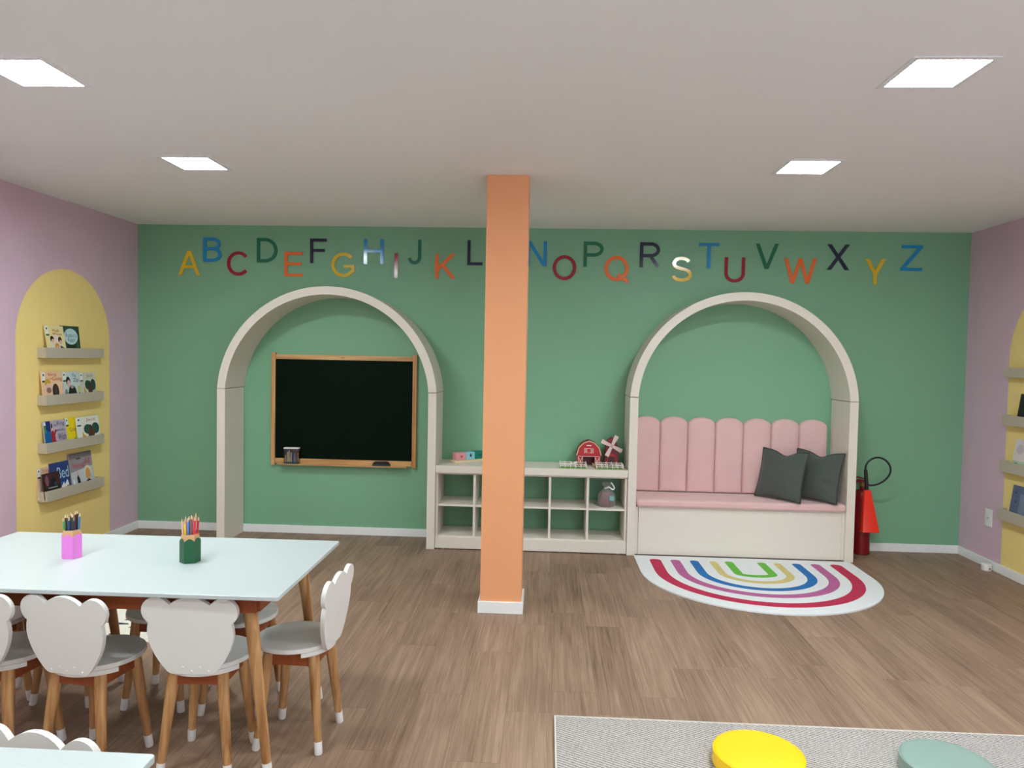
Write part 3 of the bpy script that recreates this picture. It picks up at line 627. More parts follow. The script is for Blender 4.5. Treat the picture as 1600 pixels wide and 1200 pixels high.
# ------------------------------------------------------------------ rainbow rug
rug = MB(); rx, ry0, yc, rr = 4.867, -.388, -.785, .797
def dshape(r, ytop, ry, n=40, yc=yc): return [(rx - r, ytop)] + [(rx - r * math.cos(PI * k / n), yc - ry * math.sin(PI * k / n)) for k in range(n + 1)] + [(rx + r, ytop)]
rug.prism(dshape(rr, ry0, .79), 0.0005, .0095, 'z', 0)
bands = [((190, 40, 78), .695, .612, .68, .60), ((184, 98, 150), .542, .472, .505, .437), ((28, 110, 178), .402, .338, .37, .313), ((214, 196, 128), .259, .205, .22, .163), ((104, 184, 62), .148, .087, .085, .026)]
mats = [mat('rug_white', (232, 234, 234), .95, .04, 40, bump=.5, bscale=400)]
for k, (c, ro, ri, do, di) in enumerate(bands):
    mats.append(mat('rug_band_%d' % k, c, .95, .16, 25, bump=.5, bscale=400)); n = 40; yb = yc + .005
    A = [(rx - ro, -.512)] + [(rx - ro * math.cos(PI * q / n), yb - do * math.sin(PI * q / n)) for q in range(n + 1)] + [(rx + ro, -.512)]
    B = [(rx - ri, -.512)] + [(rx - ri * math.cos(PI * q / n), yb - di * math.sin(PI * q / n)) for q in range(n + 1)] + [(rx + ri, -.512)]
    m_ = len(A); rug.add([(u, v, .0099) for u, v in A] + [(u, v, .0099) for u, v in B], [(i, i + 1, m_ + i + 1, m_ + i) for i in range(m_ - 1)], k + 1)
    for s in (-1, 1):   # rounded stripe ends
        c0 = (rx + s * (ro + ri) / 2, -.512); hw = (ro - ri) / 2
        rug.add([(c0[0] + hw * math.cos(PI * q / 10), c0[1] + hw * .8 * math.sin(PI * q / 10), .0099) for q in range(11)], [tuple(range(11))], k + 1)
o = rug.build('rainbow_rug', mats, None, (rx, yc, 0), smooth=False)
tag(o, 'white half round rug with rainbow stripes in front of the bench', 'rug')

# cream rug with dark dashes beyond the big table
rug = MB(); rug.box(.30, 1.56, -2.318, -1.45, .0005, .008)
rnd = random.Random(5)
for k in range(46):
    x = rnd.uniform(.36, 1.44); y = rnd.uniform(-2.27, -1.5); l = rnd.uniform(.03, .075); h = rnd.uniform(.012, .03)
    rug.add([(x, y, .0084), (x + l, y + rnd.uniform(-.01, .01), .0084), (x + l * .9, y + h, .0084), (x + .006, y + h * 1.3, .0084)], [(0, 1, 2, 3)], 1)
o = rug.build('dashed_rug', [mat('cream_pile', (228, 224, 206), .95, .05, 40, bump=.5, bscale=300), mat('black_pile', (34, 32, 32), .95)], None, (.93, -1.88, 0), smooth=False)
tag(o, 'cream rug with short black dashes glimpsed under the big table', 'rug')

# grey carpet
def carpet_mat():
    m = bpy.data.materials.new('woven_carpet'); m.use_nodes = True
    nt = m.node_tree; b = nt.nodes['Principled BSDF']; N = nt.nodes.new; L = nt.links.new
    tc = N('ShaderNodeTexCoord'); mp = N('ShaderNodeMapping'); mp.inputs['Rotation'].default_value = (0, 0, math.radians(28)); L(tc.outputs['Object'], mp.inputs[0])
    wv = N('ShaderNodeTexWave'); wv.bands_direction = 'Y'; wv.inputs['Scale'].default_value = 22; wv.inputs['Distortion'].default_value = 2.5; wv.inputs['Detail'].default_value = 2; wv.inputs['Detail Scale'].default_value = 9; L(mp.outputs[0], wv.inputs[0])
    n = N('ShaderNodeTexNoise'); n.inputs['Scale'].default_value = 220; n.inputs['Detail'].default_value = 2; L(tc.outputs['Object'], n.inputs[0])
    mx = N('ShaderNodeMix'); mx.data_type = 'FLOAT'; mx.inputs[0].default_value = .6; L(wv.outputs['Fac'], mx.inputs[2]); L(n.outputs['Fac'], mx.inputs[3])
    r = N('ShaderNodeValToRGB'); r.color_ramp.elements[0].position = .3; r.color_ramp.elements[0].color = (*s2l((116, 108, 102)), 1); r.color_ramp.elements[1].position = .6; r.color_ramp.elements[1].color = (*s2l((194, 186, 180)), 1)
    L(mx.outputs[0], r.inputs[0]); L(r.outputs[0], b.inputs['Base Color']); b.inputs['Roughness'].default_value = .95
    bp = N('ShaderNodeBump'); bp.inputs['Strength'].default_value = .5; bp.inputs['Distance'].default_value = .003; L(mx.outputs[0], bp.inputs['Height']); L(bp.outputs['Normal'], b.inputs['Normal'])
    return m
t = thing('carpet', 'flat woven grey carpet at lower right under two round cushions', 'carpet', (4.8, -3.9, 0)); og = tuple(t.location)
MB().box(3.455, 6.1, -4.9, -2.909, .0005, .009).build('carpet_pile', carpet_mat(), t, og, bevel=.002)
ME = mat('carpet_binding', (206, 200, 192), .9)
e = MB(); e.box(3.447, 3.4548, -4.9, -2.901, .0005, .0105); e.box(3.4552, 6.1, -2.9088, -2.901, .0005, .0105); e.build('binding', ME, t, og, bevel=.002)

def pouf(c, r, rgb, label):
    t = thing('floor_cushion', label, 'cushion', (c[0], c[1], .0095), 0, 'round floor cushions on the carpet')
    m = mat('leatherette_%d' % rgb[0], rgb, .45, .02, 8, bump=.15, bscale=200); h = .062
    MB().lathe([(r * .90, 0), (r * .97, .002), (r * .995, .008), (r, .016), (r, h - .018), (r * .992, h - .009), (r * .975, h - .003), (r * .94, h - .0005), (r * .86, h + .001), (r * .5, h + .004), (.005, h + .005)], 72).build('cushion_body', m, t, angle=60)
    MB().tube([(r * .993 * math.cos(a), r * .993 * math.sin(a), h - .006) for a in [2 * PI * k / 72 for k in range(72)]], .0022, 6, closed=True).build('seam', m, t)
    MB().tube([(r * .998 * math.cos(a), r * .998 * math.sin(a), .014) for a in [2 * PI * k / 72 for k in range(72)]], .0022, 6, closed=True).build('seam', m, t)
pouf((4.186, -3.228), .161, (252, 206, 4), 'bright yellow round floor cushion on the grey carpet')
pouf((4.852, -3.230), .153, (140, 164, 154), 'sage green round floor cushion on the grey carpet')

# ------------------------------------------------------------------ table
TH = .667
def make_table():
    t = thing('kids_table', 'x', 'table', (0, 0, 0), 0, 'white topped kids tables')
    hx, hy = .7265, .3755; r = .012
    poly = []
    for cxx, cyy, a in ((hx - r, hy - r, 0), (-hx + r, hy - r, 90), (-hx + r, -hy + r, 180), (hx - r, -hy + r, 270)):
        for k in range(6):
            g = math.radians(a + 90 * k / 5); poly.append((cxx + r * math.cos(g), cyy + r * math.sin(g)))
    MB().prism(poly, TH - .015, TH, 'z').build('table_top', mat('mint_white_laminate', (190, 198, 196), .3, .01), t, bevel=.0025)
    ax, ay = hx - .100, hy - .070
    for s in (-1, 1):
        MB().box(-ax, ax, s * ay - .009, s * ay + .009, TH - .08, TH - .0155).build('apron', M_RUST, t, bevel=.001)
        MB().box(s * ax - .009, s * ax + .009, -ay + .0095, ay - .0095, TH - .08, TH - .0155).build('apron', M_RUST, t, bevel=.001)
    for sx in (-1, 1):
        for sy in (-1, 1):
            top = Vector((sx * (ax - .042), sy * (ay - .033), TH - .02)); bot = Vector((sx * (ax + .040), sy * (ay - .012), 0))
            def at(z): return bot.lerp(top, z / top.z)
            l = MB().tube([at(.052), at(.2), at(.45), at(TH - .11), at(TH - .02)], [.0155, .0178, .0215, .024, .024], 14).build('leg', M_LEG, t)
            MB().tube([at(0), at(.003), at(.052)], [.0145, .016, .0165], 16).build('foot_cap', M_CAP, l)
    return t
tab = make_table()
TABC, TABR = (1.7725, -3.124, 0), math.radians(.55)
tab.location = TABC; tab.rotation_euler.z = TABR; tab['label'] = 'white topped kids table holding the two pencil pots'
t2 = copy_tree(tab); t2.location = (1.885, -4.822, 0); t2.rotation_euler.z = 0; t2['label'] = 'nearest white kids table, only its corner showing at bottom left'

# ------------------------------------------------------------------ bear chairs
SH = .396
def make_chair():
    """front faces +y, back rest at -y"""
    t = thing('bear_chair', 'x', 'chair', (0, 0, 0), 0, 'white bear shaped kids chairs')
    SO = .016   # the seat sits a little ahead of the legs
    disc = [(.151 * math.cos(2 * PI * k / 56), SO + .151 * math.sin(2 * PI * k / 56)) for k in range(56)]
    st = MB().prism(disc, SH - .017, SH, 'z').build('seat', M_SEAT, t, bevel=.0025)
    a = math.radians(62)
    cl = [(.151 * math.sin(g), SO - .151 * math.cos(g)) for g in [-a + 2 * a * k / 24 for k in range(25)]]
    MB().prism(cl, SH - .034, SH - .0173, 'z').build('rear_lip', M_SEAT, st, bevel=.001)
    fr = MB(); q = .088
    for s in (-1, 1):
        fr.box(-q, q, s * q - .008, s * q + .008, SH - .078, SH - .0345); fr.box(s * q - .008, s * q + .008, -q, q, SH - .078, SH - .0345)
    fr.box(-.09, .09, -.03, .09, SH - .0345, SH - .0175)
    fr.build('seat_frame', M_RUST, t)
    for sx in (-1, 1):
        for sy in (-1, 1):
            top = Vector((sx * .086, sy * .086, SH - .036)); bot = Vector((sx * .121, sy * .121, 0))
            def at(z): return bot.lerp(top, z / top.z)
            l = MB().tube([at(.047), at(.15), at(.26), at(SH - .036)], [.0140, .0165, .0195, .021], 12).build('leg', M_LEG, t)
            MB().tube([at(0), at(.003), at(.047)], [.0132, .0146, .0150], 16).build('foot_cap', M_CAP, l)
    # bear head outline, u sideways, v height above the lower edge
    def head():
        pts = []
        # right half from the bottom centre, anticlockwise; mirrored later
        low = [(0, 0), (.066, 0), (.077, .003), (.086, .010), (.100, .027), (.113, .046), (.127, .070), (.138, .094), (.146, .120), (.150, .145), (.148, .170), (.143, .188)]
        ear = [(.1165 + .0505 * math.cos(g), .226 + .0495 * math.sin(g)) for g in [math.radians(v) for v in range(-58, 146, 12)]]
        topc = [(.118 * math.sin(g), .135 + .142 * math.cos(g)) for g in [math.radians(v) for v in (36, 27, 18, 9, 0)]]
        right = low + ear + topc
        left = [(-u, v) for u, v in reversed(right[1:-1])]
        return right + left
    tilt = math.radians(5); X = Matrix.Translation((0, -.121, SH - .022)) @ Matrix.Rotation(tilt, 4, 'X')
    br = MB().prism(head(), -.0165, 0, 'y', X=X).build('backrest', M_SEAT, t, bevel=.003, seg=3, angle=30)
    sc = MB()
    for u, v in ((-.06, .012), (-.03, .024), (0, .011), (.03, .026), (.06, .012)):
        sc.lathe([(.0042, 0), (.0036, .0016), (.001, .002)], 10, X=X @ Matrix.Translation((u, -.0165, v)) @ Matrix.Rotation(PI / 2, 4, 'X'))
    sc.build('screw_caps', M_CAP, br)
    return t
ch = make_chair()
CH = [  # x, y, heading of the seat front, label
    (2.182, -3.312, math.radians(1.5), 'bear chair in front of the big table, below the green pencil pot, back to us'),
    (1.788, -3.352, math.radians(-8), 'bear chair pushed in below the pink pencil pot, its back to us'),
    (1.445, -3.345, math.radians(-6), 'bear chair cut by the left picture edge beside the big table'),
    (2.455, -3.128, PI / 2 - math.radians(2.5), 'bear chair at the right end of the big table, seen from the side'),
    (2.122, -2.885, PI, 'bear chair across the big table, seat showing behind the front right table leg'),
    (1.790, -2.868, PI, 'bear chair across the big table, between its two hidden neighbours'),
    (1.395, -2.860, PI, 'bear chair across the big table, leftmost on that side'),
    (1.115, -3.060, -PI / 2, 'bear chair at the left end of the big table, almost all outside the picture'),
    (2.262, -4.500, PI - math.radians(11), 'bear chair at the nearest table, only its head top showing at bottom left'),
]
for k, (x, y, rz, lb) in enumerate(CH):
    q = ch if k == 0 else copy_tree(ch)
    q.location = (x, y, 0); q.rotation_euler.z = rz; q['label'] = lb

# ------------------------------------------------------------------ pencil pots
M_KRAFT = mat('kraft_board', (206, 160, 112), .8, .06, 40)
def pot(c, rgb, label, rz):
    t = thing('pencil_pot', label, 'pencil pot', (c[0], c[1], TH + .0005), rz, 'pencil shaped pots on the table')
    R = .0385; ap = R * math.cos(PI / 6)
    mb = MB(); N = 10
    H0, HS = .083, .012
    # six painted sides with a scalloped upper edge
    for k in range(6):
        a0 = PI / 3 * k; a1 = a0 + PI / 3
        P0 = Vector((R * math.cos(a0), R * math.sin(a0), 0)); P1 = Vector((R * math.cos(a1), R * math.sin(a1), 0))
        low = [P0.lerp(P1, i / N) for i in range(N + 1)]
        vs = [tuple(p) for p in low] + [(p.x, p.y, H0 + HS * math.sin(PI * i / N)) for i, p in enumerate(low)]
        mb.add(vs, [(i, i + 1, N + 2 + i, N + 1 + i) for i in range(N)])
        inn = [(p.x * .93, p.y * .93, v[2]) for p, v in zip(low, vs[N + 1:])]
        mb.add([tuple(v) for v in vs[N + 1:]] + inn + [(p.x * .93, p.y * .93, .004) for p in low], [(i, i + 1, N + 2 + i, N + 1 + i) for i in range(N)] + [(N + 1 + i, N + 2 + i, 2 * N + 3 + i, 2 * N + 2 + i) for i in range(N)])
    hexa = [(R * math.cos(PI / 3 * k), R * math.sin(PI / 3 * k), 0) for k in range(6)]
    mb.add(hexa, [(5, 4, 3, 2, 1, 0)]); mb.add([(x * .93, y * .93, .004) for x, y, _ in hexa], [(0, 1, 2, 3, 4, 5)])
    mb.build('pot_body', mat('pot_%d' % rgb[0], rgb, .45, .02), t)
    kr = MB(); r0 = R * .92
    ring = lambda r, z: [(r * math.cos(PI / 3 * k), r * math.sin(PI / 3 * k), z) for k in range(6)]
    lv = [ring(r0, .050), ring(r0, .084), ring(r0 * .88, .110), ring(r0 * .82, .110), ring(r0 * .86, .080), ring(r0 * .86, .050)]
    vs = [p for l in lv for p in l]
    kr.add(vs, [(l * 6 + k, l * 6 + (k + 1) % 6, (l + 1) * 6 + (k + 1) % 6, (l + 1) * 6 + k) for l in range(5) for k in range(6)])
    kr.build('bare_rim', M_KRAFT, t, smooth=False)
    return t
PK = (1.533, -3.113); GRs = (2.014, -3.120)
pot(PK, (230, 128, 216), 'pink pencil shaped pot on the big table', math.radians(10))
pot(GRs, (5, 84, 48), 'dark green pencil shaped pot on the big table', math.radians(22))
def pencil(c, off, base_off, h, rgb, label, group):
    b0 = Vector((c[0] + base_off[0], c[1] + base_off[1], TH + .006)); top = Vector((c[0] + off[0], c[1] + off[1], TH + h + .012))
    d = (top - b0).normalized(); Lg = (top - b0).length
    q = MB().lathe([(.0034, 0), (.0037, .001), (.0037, Lg - .020), (.0036, Lg - .0195), (.0014, Lg - .005), (.0003, Lg)], 6, mis=[0, 0, 0, 1, 2]).build('colored_pencil', [colm(rgb, .35), colm((222, 186, 146), .7), colm(tuple(int(v * .8) for v in rgb), .5)], None)
    q.location = b0; q.rotation_mode = 'QUATERNION'; q.rotation_quaternion = d.to_track_quat('Z', 'Y')
    tag(q, label, 'pencil', group)
def bunch(c, specs, where, group):
    n = len(specs)
    for k, (dx, dy, h, rgb, nm) in enumerate(specs):
        dx = -.031 + .062 * k / (n - 1); dy = .0115 if k % 2 else -.0115
        if k in (0, n - 1): dy *= .5
        pencil(c, (dx, dy), (dx * .6, dy * .6), h, rgb, '%s pencil in the %s pot' % (nm, where), group)
GP1 = 'pencils in the pink pot'; GP2 = 'pencils in the green pot'
bunch(PK, [(-.038, -.004, .150, (60, 170, 90), 'light green'), (-.032, .008, .160, (30, 120, 70), 'mid green'), (-.024, -.008, .165, (60, 40, 50), 'dark brown'), (-.014, .012, .168, (40, 40, 60), 'black violet'), (-.006, -.012, .155, (44, 52, 130), 'indigo'), (.003, .006, .150, (30, 90, 120), 'dark teal'),
           (.006, .014, .168, (40, 60, 40), 'olive black'), (.018, -.004, .178, (36, 34, 38), 'black'), (.026, .012, .180, (70, 30, 50), 'dark maroon'), (.034, -.006, .168, (40, 120, 170), 'bright blue')], 'pink', GP1)
bunch(GRs, [(-.040, -.004, .158, (240, 190, 170), 'pale peach'), (-.034, .006, .165, (240, 140, 160), 'rose pink'), (-.021, -.012, .158, (250, 226, 40), 'yellow'), (-.006, .014, .168, (20, 120, 170), 'deep blue'), (.004, .006, .166, (90, 140, 220), 'sky blue'), (.011, -.006, .168, (190, 100, 190), 'violet'),
            (.012, .022, .178, (150, 90, 60), 'brown'), (.024, .010, .180, (240, 130, 120), 'coral'), (.028, -.006, .172, (226, 50, 50), 'scarlet'), (.037, .004, .168, (190, 20, 40), 'crimson')], 'dark green', GP2)

# ------------------------------------------------------------------ toys on the cube shelf
ZT = .6465
d = Vector((.75, .66, 0)).normalized(); nn = Vector((-d.y, d.x, 0))
c0 = Vector((2.700, -.222, ZT)); XR = Matrix(((d.x, nn.x, 0, c0.x), (d.y, nn.y, 0, c0.y), (0, 0, 1, c0.z), (0, 0, 0, 1)))
t = thing('block_tray', 'pale wooden tray under the pastel toy blocks on the cube shelf', 'toy tray', tuple(c0), 0); 
XL = Matrix.Translation(-c0) @ XR
MB().box(-.006, .28, -.002, .076, 0, .018, X=XL).build('tray_board', mat('birch', (236, 214, 170), .6, .05), t, bevel=.003)
MB().box(-.012, -.0065, .0, .074, 0, .022, X=XL).build('end_stop', mat('birch', (236, 214, 170)), t, bevel=.002)
for k, (c, a, b_, lb) in enumerate((((236, 160, 164), .000, .086, 'pink toy block with heart mark'), ((150, 206, 220), .088, .172, 'light blue toy block with black keyhole dot'), ((10, 130, 104), .174, .268, 'teal green toy block beside the column'))):
    bt = thing('toy_block', lb + ' on the wooden tray', 'toy block', tuple(c0), 0, 'pastel toy blocks in a row')
    MB().box(a, b_, .004, .070, .0185, .078, X=XL).build('block_body', colm(c, .5), bt, bevel=.003)
    mk = MB()
    if k == 0: mk.flat([(.043 + u, .048 + v) for u, v in ((0, -.014), (.011, 0), (.010, .009), (.004, .011), (0, .006), (-.004, .011), (-.010, .009), (-.011, 0))], lambda u, v: tuple(XL @ Vector((u, .0033, v))))
    elif k == 1: mk.flat(ell(.132, .052, .009, .012), lambda u, v: tuple(XL @ Vector((u, .0033, v))))
    else: mk.flat(ell(.222, .05, .018, .010), lambda u, v: tuple(XL @ Vector((u, .0033, v))))
    mk.build('mark', colm(((196, 90, 90), (16, 20, 36), (20, 90, 110))[k]), bt, smooth=False)

M_RED = mat('toy_red', (190, 16, 30), .4, .03); M_DRED = mat('toy_dark_red', (120, 14, 26), .45, .05); M_TW = mat('toy_white', (236, 230, 216), .5, .02); M_PKW = mat('toy_blush', (226, 196, 190), .5)
# barn
bx, by = 3.727, -.150; hw = .093
t = thing('toy_barn', 'red toy barn with white trim on the cube shelf', 'toy barn', (bx, by, ZT)); og = tuple(t.location)
def gam(w, z0, s=1.0): return [(-w, z0), (w, z0), (w, .095), (w * .80, .148), (w * .42, .182), (0, .196), (-w * .42, .182), (-w * .80, .148), (-w, .095)]
G = [(bx + u, ZT + v) for u, v in gam(hw * .96, 0)]
shell = [(bx - hw * .96, ZT), (bx - .045, ZT), (bx - .045, ZT + .075), (bx + .045, ZT + .075), (bx + .045, ZT), (bx + hw * .96, ZT)] + G[2:]
MB().prism(shell, by - .055, by - .047).build('front_wall', M_RED, t, og, bevel=.001)
MB().prism(G, by + .047, by + .055).build('rear_wall', M_DRED, t, og, bevel=.001)
for s in (-1, 1): MB().box(bx + s * hw * .96 - .003, bx + s * hw * .96 + .003, by - .0465, by + .0465, ZT, ZT + .093).build('side_wall', M_RED, t, og)
ro = [(hw * 1.06, .090), (hw * .86, .151), (hw * .45, .187), (0, .201)]
ro = ro + [(-u, v) for u, v in reversed(ro[:-1])]; ri = [(u * .95, v - .006) for u, v in reversed(ro)]
MB().prism([(bx + u, ZT + v) for u, v in ro + ri], by - .0615, by + .060).build('roof', [M_DRED], t, og)
rf = [(u * .93, v - .007) for u, v in reversed(ro)]
MB().prism([(bx + u, ZT + v) for u, v in ro + rf], by - .066, by - .062).build('roof_trim', mat('toy_tan', (222, 178, 140), .6), t, og)
tr = MB(); y_ = by - .0562
def bar(x0, z0, x1, z1, w_=.0014):
    a = Vector((x0, 0, z0)); b2 = Vector((x1, 0, z1)); n_ = Vector((-(b2 - a).z, 0, (b2 - a).x)).normalized() * w_
    tr.prism([(bx + q.x, ZT + q.z) for q in (a - n_, b2 - n_, b2 + n_, a + n_)], y_ - .0012, y_ + .001)
for s in (-1, 1):
    bar(s * .049, .004, s * .049, .075); bar(s * .082, .004, s * .082, .075); bar(s * .049, .006, s * .082, .072); bar(s * .049, .072, s * .082, .006)
bar(-.084, .078, .084, .078)
for a, b2 in (((-.034, .105), (-.034, .140)), ((-.016, .105), (-.016, .140)), ((.034, .105), (.034, .140)), ((.016, .105), (.016, .140)), ((-.034, .105), (.034, .105)), ((-.034, .140), (.034, .140)), ((-.034, .105), (-.016, .140)), ((-.034, .140), (-.016, .105)), ((.034, .105), (.016, .140)), ((.034, .140), (.016, .105))): bar(*a, *b2, .0011)
bar(-.018, .163, .018, .163, .004)
tr.build('white_trim', M_TW, t, og, smooth=False)
# windmill
wx, wy = 3.905, -.150
t = thing('toy_windmill', 'dark red toy windmill with four pale sails beside the barn', 'toy windmill', (wx, wy, ZT)); og = tuple(t.location)
MB().prism([(wx - .060, ZT), (wx + .060, ZT), (wx + .044, ZT + .175), (wx + .030, ZT + .205), (wx, ZT + .228), (wx - .030, ZT + .205), (wx - .044, ZT + .175)], wy - .04, wy + .04).build('tower', M_DRED, t, og, bevel=.003)
MB().prism([(wx - .030, ZT), (wx + .030, ZT), (wx + .027, ZT + .078), (wx + .012, ZT + .092), (wx - .012, ZT + .092), (wx - .027, ZT + .078)], wy - .0425, wy - .0402).build('doorway', colm((70, 10, 18)), t, og)
tr = MB()
for s in (-1, 1): tr.prism([(wx + s * .037, ZT), (wx + s * .031, ZT), (wx + s * .028, ZT + .08), (wx + s * .034, ZT + .08)], wy - .0432, wy - .0403)
tr.prism([(wx - .034, ZT + .08), (wx + .034, ZT + .08), (wx + .015, ZT + .098), (wx - .015, ZT + .098)], wy - .0432, wy - .0403)
tr.build('door_frame', M_RED, t, og)
hc = Vector((wx - .002, wy - .056, ZT + .163))
for k in range(4):
    g = math.radians(64 + 90 * k); dr = Vector((math.cos(g), 0, math.sin(g))); pr = Vector((-dr.z, 0, dr.x))
    pl_ = [(hc + dr * a + pr * b2) for a, b2 in ((.004, -.011), (.088, -.017), (.088, .017), (.004, .011))]
    m_ = MB(); m_.prism([(q.x, q.z) for q in pl_], hc.y - .002, hc.y + .002); m_.build('sail', M_PKW, t, og, bevel=.001)
MB().lathe([(.010, 0), (.010, .008), (.006, .011)], 14, X=Matrix.Translation((hc.x, wy - .0405, hc.z)) @ Matrix.Rotation(PI / 2, 4, 'X') @ Matrix.Scale(1.9, 4, (0, 0, 1))).build('hub', mat('toy_blush2', (210, 180, 176), .5), t, og)
# fenced pens
def pen(x0, x1, y0, y1, label, opening=None):
    t = thing('toy_fence_pen', label, 'toy pen', ((x0 + x1) / 2, (y0 + y1) / 2, ZT), 0, 'fenced toy pens on the cube shelf'); og = tuple(t.location)
    MB().box(x0, x1, y0, y1, ZT, ZT + .006).build('grass_base', mat('toy_grass', (120, 160, 84), .7, .25, 60), t, og, bevel=.001)
    f = MB(); zt = ZT + .0063
    def run(ax, a0, a1, c):
        n = max(2, round((a1 - a0) / .042))
        for k in range(n + 1):
            p = a0 + (a1 - a0) * k / n
            if ax == 'x': f.box(p - .0024, p + .0024, c - .002, c + .002, zt, zt + .036)
            else: f.box(c - .002, c + .002, p - .0024, p + .0024, zt, zt + .036)
        for z in (.014, .028):
            if ax == 'x': f.box(a0, a1, c - .0035, c - .002, zt + z - .0024, zt + z + .0024)
            else: f.box(c - .0035, c - .002, a0, a1, zt + z - .0024, zt + z + .0024)
    run('x', x0 + .006, x1 - .006, y0 + .008); run('x', x0 + .006, x1 - .006, y1 - .006); run('y', y0 + .008, y1 - .006, x0 + .006)
    run('y', y0 + .008, y1 - .006, x1 - .006)
    f.build('white_fence', M_TW, t, og, smooth=False)
pen(3.497, 3.708, -.352, -.222, 'fenced toy pen with cows, left of the barn')
pen(3.775, 3.985, -.352, -.222, 'fenced toy pen in front of the windmill')
def cow(x, y, z, rz, c, spot, label, s=1.0):
    t = thing('toy_animal', label, 'toy animal', (x, y, z), rz, 'toy farm animals')
    prof = [(-.026, .024, .006), (-.022, .025, .0105), (0, .024, .011), (.016, .026, .010), (.022, .029, .006)]
    b_ = MB().tube([(a * s, 0, h * s) for a, h, r in prof], [r * s for a, h, r in prof], 12)
    for px in (-.017, .014):
        for py in (-.006, .006): b_.tube([(px * s, py * s, .020 * s), (px * s, py * s, 0)], [.004 * s, .0028 * s], 8)
    b_.tube([(.018 * s, 0, .029 * s), (.030 * s, 0, .036 * s), (.040 * s, 0, .033 * s)], [.006 * s, .0065 * s, .004 * s], 10)
    b_.tube([(-.026 * s, 0, .028 * s), (-.031 * s, 0, .014 * s)], .0016 * s, 6)
    b_.build('body', c, t)
    if spot: MB().tube([(-.008 * s, 0, .0255 * s), (.0, 0, .0265 * s), (.008 * s, 0, .0265 * s)], [.006 * s, .0113 * s, .006 * s], 12).build('dark_patch', colm((22, 22, 24)), t)
cow(3.600, -.290, ZT + .0063, 0.2, M_TW, True, 'black and white toy cow in the left pen')
cow(3.662, -.268, ZT + .0063, 2.8, mat('toy_brown', (170, 96, 50), .6), False, 'small brown toy animal in the left pen', .8)
cow(3.884, -.290, ZT + .0063, 2.9, mat('toy_black', (40, 42, 38), .6), False, 'small dark toy animal in the right pen', .7)
cow(3.765, -.222, ZT, 1.9, mat('toy_buff', (232, 196, 160), .6), False, 'small buff toy animal before the barn door', .7)

# net bag in the upper right cube
t = thing('gift_bag', 'clear bag of dark red toys tied with white ribbon, upper right cube', 'bag', (3.868, -.250, .3465)); og = tuple(t.location)
bc = (3.868, -.250, .3465)
BG = MB(); prof = [(.052, 0), (.063, .006), (.067, .05), (.062, .095), (.040, .125), (.016, .140), (.014, .146), (.030, .168), (.036, .186)]
n = 48
o0 = len(BG.v)
for r, z in prof:
    for i in range(n):
        a = 2 * PI * i / n; k = 1 + .09 * math.sin(9 * a + z * 30) * (1 if z < .13 else 2) + .05 * math.sin(4 * a)
        BG.v.append((bc[0] + r * k * math.cos(a), bc[1] + r * k * .8 * math.sin(a), bc[2] + z))
for j in range(len(prof) - 1):
    for i in range(n): BG.f.append((o0 + j * n + i, o0 + j * n + (i + 1) % n, o0 + (j + 1) * n + (i + 1) % n, o0 + (j + 1) * n + i)); BG.m.append(0)
BG.f.append(tuple(reversed(range(n)))); BG.m.append(0)
def film():
    m = bpy.data.materials.new('cellophane'); m.use_nodes = True; nt = m.node_tree; b = nt.nodes['Principled BSDF']
    b.inputs['Base Color'].default_value = (.75, .8, .8, 1); b.inputs['Roughness'].default_value = .15; b.inputs['Alpha'].default_value = .2
    n_ = nt.nodes.new('ShaderNodeTexNoise'); n_.inputs['Scale'].default_value = 60; bp = nt.nodes.new('ShaderNodeBump'); bp.inputs['Strength'].default_value = .8; bp.inputs['Distance'].default_value = .004
    nt.links.new(n_.outputs['Fac'], bp.inputs['Height']); nt.links.new(bp.outputs['Normal'], b.inputs['Normal']); return m
BG.build('clear_film', film(), t, og, angle=70)
def filling():
    m = bpy.data.materials.new('dark_red_filling'); m.use_nodes = True; nt = m.node_tree; b = nt.nodes['Principled BSDF']
    v = nt.nodes.new('ShaderNodeTexVoronoi'); v.inputs['Scale'].default_value = 70; r = nt.nodes.new('ShaderNodeValToRGB')
    r.color_ramp.elements[0].color = (*s2l((124, 14, 30)), 1); r.color_ramp.elements[1].color = (*s2l((150, 96, 80)), 1); r.color_ramp.elements[1].position = .75; k = r.color_ramp.elements.new(.45); k.color = (*s2l((88, 22, 28)), 1)
    nt.links.new(v.outputs['Distance'], r.inputs[0]); nt.links.new(r.outputs[0], b.inputs['Base Color']); b.inputs['Roughness'].default_value = .5; return m
fl = MB(); fl.lathe([(.046, .002), (.056, .010), (.060, .05), (.055, .085), (.034, .113), (.01, .120)], 28, bc, sy=.8); fl.build('filling', filling(), t, og)
MB().tube([(bc[0] + a, bc[1] - .018 - b2, bc[2] + z) for a, b2, z in ((-.012, 0, .138), (0, .012, .150), (.012, .015, .158), (.024, .018, .150), (.036, .02, .140), (.050, .02, .138), (.056, .02, .150), (.044, .018, .172), (.030, .014, .190))], .0055, 8).build('ribbon', mat('white_ribbon', (240, 240, 238), .5), t, og)
MB().tube([(bc[0] + .0165 * math.cos(a), bc[1] + .014 * math.sin(a), bc[2] + .143) for a in [2 * PI * k / 20 for k in range(20)]], .004, 8, closed=True).build('ribbon_knot', mat('white_ribbon', (240, 240, 238)), t, og)
MB().box(bc[0] + .018, bc[0] + .052, bc[1] - .060, bc[1] - .057, bc[2] + .055, bc[2] + .092).build('tag', colm((120, 170, 160)), t, og)

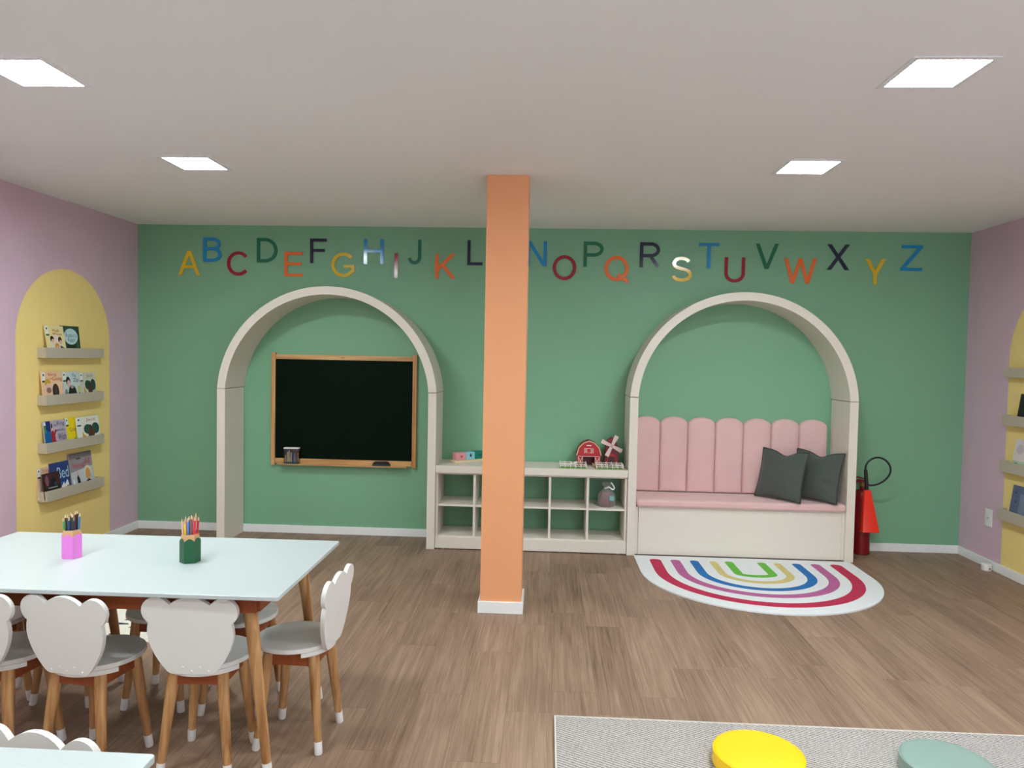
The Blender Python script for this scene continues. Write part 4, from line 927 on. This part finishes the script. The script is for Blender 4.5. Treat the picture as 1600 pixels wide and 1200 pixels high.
# ------------------------------------------------------------------ fire extinguisher
ex, ey, er = 5.872, -.088, .0655
t = thing('fire_extinguisher', 'red fire extinguisher with black hose on the floor beside the right arch', 'fire extinguisher', (ex, ey, 0)); og = tuple(t.location)
MR = mat('extinguisher_red', (122, 3, 16), .3, .03, spec=.5); MO = mat('horn_red', (244, 48, 22), .45, .03); MK = mat('hose_black', (18, 18, 20), .45)
MB().lathe([(er * .9, 0), (er, .006), (er, .44), (er * .97, .463), (er * .85, .485), (er * .6, .502), (.020, .508), (.018, .530)], 36, (ex, ey, 0)).build('cylinder', MR, t, og)
MB().lathe([(.021, .530), (.021, .556), (.015, .562)], 20, (ex, ey, 0)).build('valve', mat('brass', (150, 120, 70), .3, metal=.8), t, og)
MB().prism([(ex - .075, .574), (ex - .02, .585), (ex + .018, .578), (ex + .018, .562), (ex - .02, .562), (ex - .072, .560)], ey - .011, ey + .011).build('carry_handle', MR, t, og, bevel=.002)
MB().prism([(ex - .070, .612), (ex - .02, .602), (ex + .012, .592), (ex + .014, .584), (ex - .018, .590), (ex - .068, .600)], ey - .010, ey + .010).build('squeeze_lever', MR, t, og, bevel=.002)
gx, gy = 5.862, -.178
hn = MB().lathe([(.060, .192), (.062, .198), (.058, .202), (.026, .495), (.024, .510), (.018, .516)], 4, (0, 0, 0), X=Matrix.Translation((5.884, gy + .008, 0)) @ Matrix.Rotation(PI / 4, 4, 'Z'))
hb = MB()
zz = [(.190, .0655, .0275, 5.8995), (.197, .0660, .0280, 5.8995), (.200, .0640, .0268, 5.8995), (.498, .0270, .0185, 5.868), (.516, .0210, .0160, 5.866)]
vv = []
for z, hx_, hy_, xc in zz:
    for a, b2 in ((-1, -.7), (-.8, -1), (.8, -1), (1, -.7), (1, .7), (.8, 1), (-.8, 1), (-1, .7)): vv.append((xc + a * hx_, gy + b2 * hy_, z))
hb.add(vv, [(l * 8 + k, l * 8 + (k + 1) % 8, (l + 1) * 8 + (k + 1) % 8, (l + 1) * 8 + k) for l in range(4) for k in range(8)] + [tuple(range(7, -1, -1)), tuple(32 + k for k in range(8))])
hb.build('discharge_horn', MO, t, og, bevel=.002)
MB().tube([(5.866, gy, .517), (5.862, gy, .56), (5.852, gy, .66), (5.850, gy, .676)], [.013, .0145, .0135, .010], 14).build('horn_grip', MK, t, og)
loop = []
ctrl = [(5.850, .676), (5.853, .705), (5.872, .738), (5.903, .760), (5.940, .768), (5.978, .760), (6.012, .736), (6.034, .700), (6.038, .660), (6.026, .622), (5.998, .585), (5.962, .558), (5.925, .545), (5.895, .545), (5.880, .548)]
def cr(P, n=6):
    out = []
    for i in range(len(P) - 1):
        p0, p1, p2, p3 = P[max(i - 1, 0)], P[i], P[i + 1], P[min(i + 2, len(P) - 1)]
        for k in range(n):
            s = k / n; out.append(tuple(.5 * ((2 * p1[j]) + (-p0[j] + p2[j]) * s + (2 * p0[j] - 5 * p1[j] + 4 * p2[j] - p3[j]) * s * s + (-p0[j] + 3 * p1[j] - 3 * p2[j] + p3[j]) * s ** 3) for j in range(len(p1))))
    out.append(P[-1]); return out
cp = cr(ctrl); nL = len(cp)
MB().tube([(x, gy + (ey - gy) * max(0, (i / (nL - 1) - .55) / .45) ** 1.5, z) for i, (x, z) in enumerate(cp)], .0075, 10).build('hose', MK, t, og)
